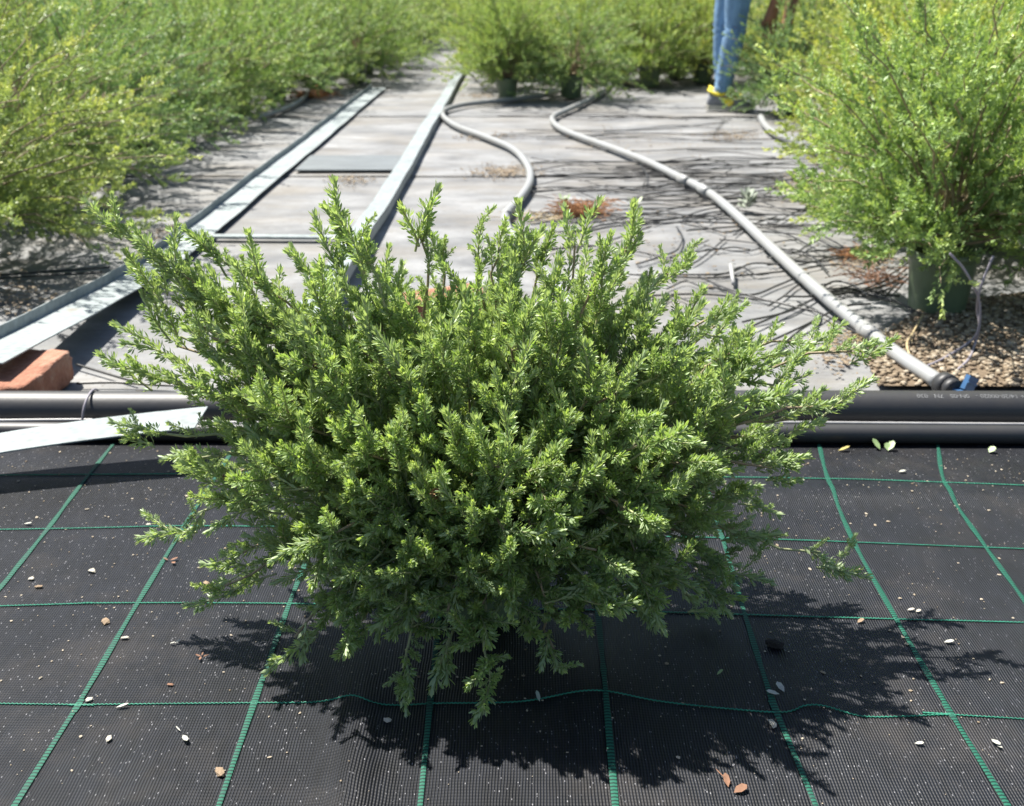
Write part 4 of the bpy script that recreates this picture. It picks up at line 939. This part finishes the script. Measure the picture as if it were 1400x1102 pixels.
tuft('dried_roots', G(428, 133), 90, .14, 'rust_root', 'reddish dry twigs lying under the left bed near the rail', 'dried twigs', 7, rx=.05, r=.003)
tuft('dry_grass', G(1205, 470), 70, .05, 'straw', 'dry straw tuft between the diagonal grey hose and the right pot', 'dry grass', 8, rx=.04)
tuft('dried_weed', G(1130, 262), 80, .08, 'straw', 'pale dead weed on the cloth under the right shrubs', 'dried weed', 9, rx=.06)
def leafset(P, D, U, L, W, curl=.1, fold=.15, twist=None):
    n = len(P); V, F3, F4 = leaves(np.array(P, float), np.array(D, float), np.array(U, float), np.full(n, L) if np.isscalar(L) else np.array(L), np.full(n, W) if np.isscalar(W) else np.array(W), np.full(n, curl), fold)
    return V, [F3, F4]
def seedling(px, py, n, L, W, mat, label, cat, name, seed, h=.03):
    g = np.random.default_rng(seed); c = G(px, py, .006); P, D, U = [], [], []
    for i in range(n):
        a = i*2.4; e = g.uniform(.1, 1.0); P.append(c+np.array([g.normal(0, .006), g.normal(0, .006), h*g.random()])); D.append([math.cos(a)*math.cos(e), math.sin(a)*math.cos(e), math.sin(e)]); U.append([-math.cos(a)*math.sin(e), -math.sin(a)*math.sin(e), math.cos(e)+.01])
    b = MB(); b.add(*leafset(P, D, U, g.uniform(.6, 1.1, n)*L, g.uniform(.7, 1.1, n)*W)); return obj(name, b.mesh(name, (M[mat],), True), label=label, cat=cat)
seedling(1021, 288, 38, .045, .014, 'grey_leaf', 'small silvery grey seedling beside the diagonal grey hose', 'seedling', 'seedling', 3, .05)
seedling(772, 285, 12, .035, .012, 'fresh_leaf', 'tiny green weed behind the rust brown dried clump', 'weed', 'small_weed', 4)
seedling(868, 287, 14, .035, .010, 'fresh_leaf', 'tiny green weed to the right of the rust brown dried clump', 'weed', 'small_weed', 5)
def on_mat(px, py): p = G(px, py, .007); p[2] = float(mat_z(p[0], p[1]))+.001; return p
def fallen(px, py, ang, L, W, mat, label, cat='fallen leaf', tilt=.12, extra=None):
    p = on_mat(px, py); b = MB()
    for (dx, dy, an, l, w_) in [(0, 0, ang, L, W)]+(extra or []):
        q = p+np.array([dx, dy, .0012]); d = np.array([math.cos(an), math.sin(an), tilt])
        b.add(*leafset([q], [d], [[-math.cos(an)*tilt, -math.sin(an)*tilt, 1]], l, w_, .08, .2))
    return obj('fallen_leaf', b.mesh('fallen_leaf', (M[mat],), True), label=label, cat=cat)
def pebble(px, py, s, mat, label, cat='pebble', name='pebble', seed=1, flat=.42):
    p = on_mat(px, py); p[2] += s*flat*.6
    o = pebble_cloud(name, p[None], np.array([s]), M[mat], np.random.default_rng(seed), flat, None, label, cat); return o
fallen(1066, 952, 3.0, .016, .008, 'pale_leaf', 'pair of pale grey fallen leaves in the shrub shadow at right', extra=[(.006, .004, 1.9, .017, .008)])
fallen(1290, 880, .05, .013, .006, 'pale_leaf', 'single white oval fallen leaf on the open mat at right')
fallen(738, 962, 1.9, .014, .005, 'grey_leaf', 'small grey leaf standing on the green thread in front of the shrub', tilt=.6)
fallen(1214, 617, .8, .022, .013, 'fresh_leaf', 'light green three-leaf sprig fallen against the thinner black pipe', tilt=.7, extra=[(-.012, .004, 2.2, .024, .013), (0, .0, 1.5, .016, .012)])
fallen(1352, 620, .6, .016, .013, 'fresh_leaf', 'single round light green leaf against the thinner black pipe', tilt=.5)
fallen(1146, 617, .2, .022, .008, 'yellow_leaf', 'yellowing curled leaf by the thinner black pipe near the shrub', tilt=.25)
fallen(250, 1005, -1.0, .017, .006, 'pale_leaf', 'pale fallen leaf with a thin stalk on the lower left mat', extra=[(-.004, .006, 2.4, .010, .0016)])
fallen(232, 880, -.2, .008, .003, 'pale_leaf', 'curled pale leaf fragment on the left mat below the second thread', extra=[(.006, 0, .6, .008, .003)], tilt=.3)
fallen(275, 898, 2.8, .008, .003, 'chip_brown', 'star-shaped brown husk on the left mat', 'husk', extra=[(.002, 0, .3, .008, .003), (0, 0, -1.5, .010, .003), (0, .002, 1.5, .006, .002)])
fallen(232, 766, .4, .012, .005, 'chip_brown', 'brown dead leaf crossing the green stripe left of the shrub', extra=[(.004, -.004, -.8, .010, .005), (-.002, 0, 2.6, .010, .003)])
fallen(158, 968, .3, .015, .004, 'pale_leaf', 'pale straw sliver lying on the lowest green thread at left', 'plant fragment')
fallen(1003, 1086, .5, .017, .010, 'chip_brown', 'brown dead leaf at the bottom of the shrub shadow', extra=[(-.004, .008, 1.6, .018, .007), (0, .012, 2.2, .024, .0016)])
fallen(1250, 1018, -.1, .010, .005, 'pale_leaf', 'cream leaf scrap on the mat at lower right', 'plant fragment')
fallen(1355, 1012, -1.3, .014, .007, 'pale_leaf', 'bent white leaf scrap near the right edge of the mat', extra=[(.001, -.010, -1.0, .008, .003)])
fallen(1240, 836, .1, .010, .005, 'chip_white', 'cream flakes beside the right-hand green stripe', 'plant fragment', extra=[(.010, -.004, .4, .008, .005)])
fallen(1172, 853, .6, .012, .006, 'chip_tan', 'tan scrap resting on the second green thread at right', 'plant fragment')
fallen(1228, 646, .1, .013, .007, 'pale_leaf', 'white oval seed leaf on the mat behind, near the pipes at right')
fallen(980, 925, .8, .012, .004, 'fresh_leaf', 'green leaf sliver in the shade right of the shrub', 'plant fragment')
fallen(33, 717, -.1, .013, .005, 'pale_leaf', 'white leaf scrap on the upper left mat', 'plant fragment')
pebble(301, 1056, .0062, 'chip_tan', 'tan oblong pebble near the green stripe at the bottom left', seed=4)
pebble(144, 849, .0062, 'chip_tan', 'flat tan pebble below the second thread at far left', seed=5, flat=.4)
pebble(149, 1010, .0048, 'chip_white', 'white shell chip on the lower left mat', 'shell chip', 'shell_chip', 6)
pebble(122, 957, .0042, 'chip_white', 'white chip beside the left green stripe above the lowest thread', 'shell chip', 'shell_chip', 7)
pebble(171, 872, .0045, 'chip_white', 'white chip lying on the left green stripe', 'shell chip', 'shell_chip', 17)
pebble(530, 982, .0052, 'chip_white', 'white pebble in front of the shrub just below the lowest thread', seed=8)
pebble(1056, 992, .0056, 'chip_white', 'white pebble beside the green stripe in the shrub shadow', seed=9)
pebble(1058, 885, .0090, 'chip_black', 'black soil clod in the shadow right of the shrub', 'soil clod', 'soil_clod', 10, .8)
pebble(203, 717, .0052, 'chip_white', 'white pebble at the tip of the low left sprig', seed=11)
pebble(43, 791, .0048, 'chip_white', 'pale pebble at the far left between the first and second threads', seed=12)
pebble(126, 780, .0050, 'chip_white', 'pale pebble left of the stripe, above the second thread', seed=13)
pebble(53, 802, .0046, 'chip_tan', 'brownish chip at the far left close to two pale pebbles', 'chip', 'stone_chip', 14)
pebble(282, 797, .0046, 'chip_tan', 'tan chip between the left stripe and the low sprig', 'chip', 'stone_chip', 15)
pebble(233, 936, .0036, 'chip_brown', 'dark brown crumb on the lower left mat', 'crumb', 'soil_crumb', 16)
# crumbs too small to tell apart
gd = np.random.default_rng(9); n = 1900
Pm = np.column_stack([gd.uniform(-1.25, 1.25, n), .80+gd.beta(1.5, 1.0, n)*.94]); Pm = np.column_stack([Pm, mat_z(Pm[:, 0], Pm[:, 1])+.001])
pebble_cloud('debris', Pm, np.clip(gd.lognormal(-6.95, .5, n), .0004, .0026), M['gravel'], gd, .5, 'stuff', 'tiny pale crumbs and grit sprinkled over the black weed mat', 'debris', np.clip(gd.normal(.85, .25, n), 0, 1))
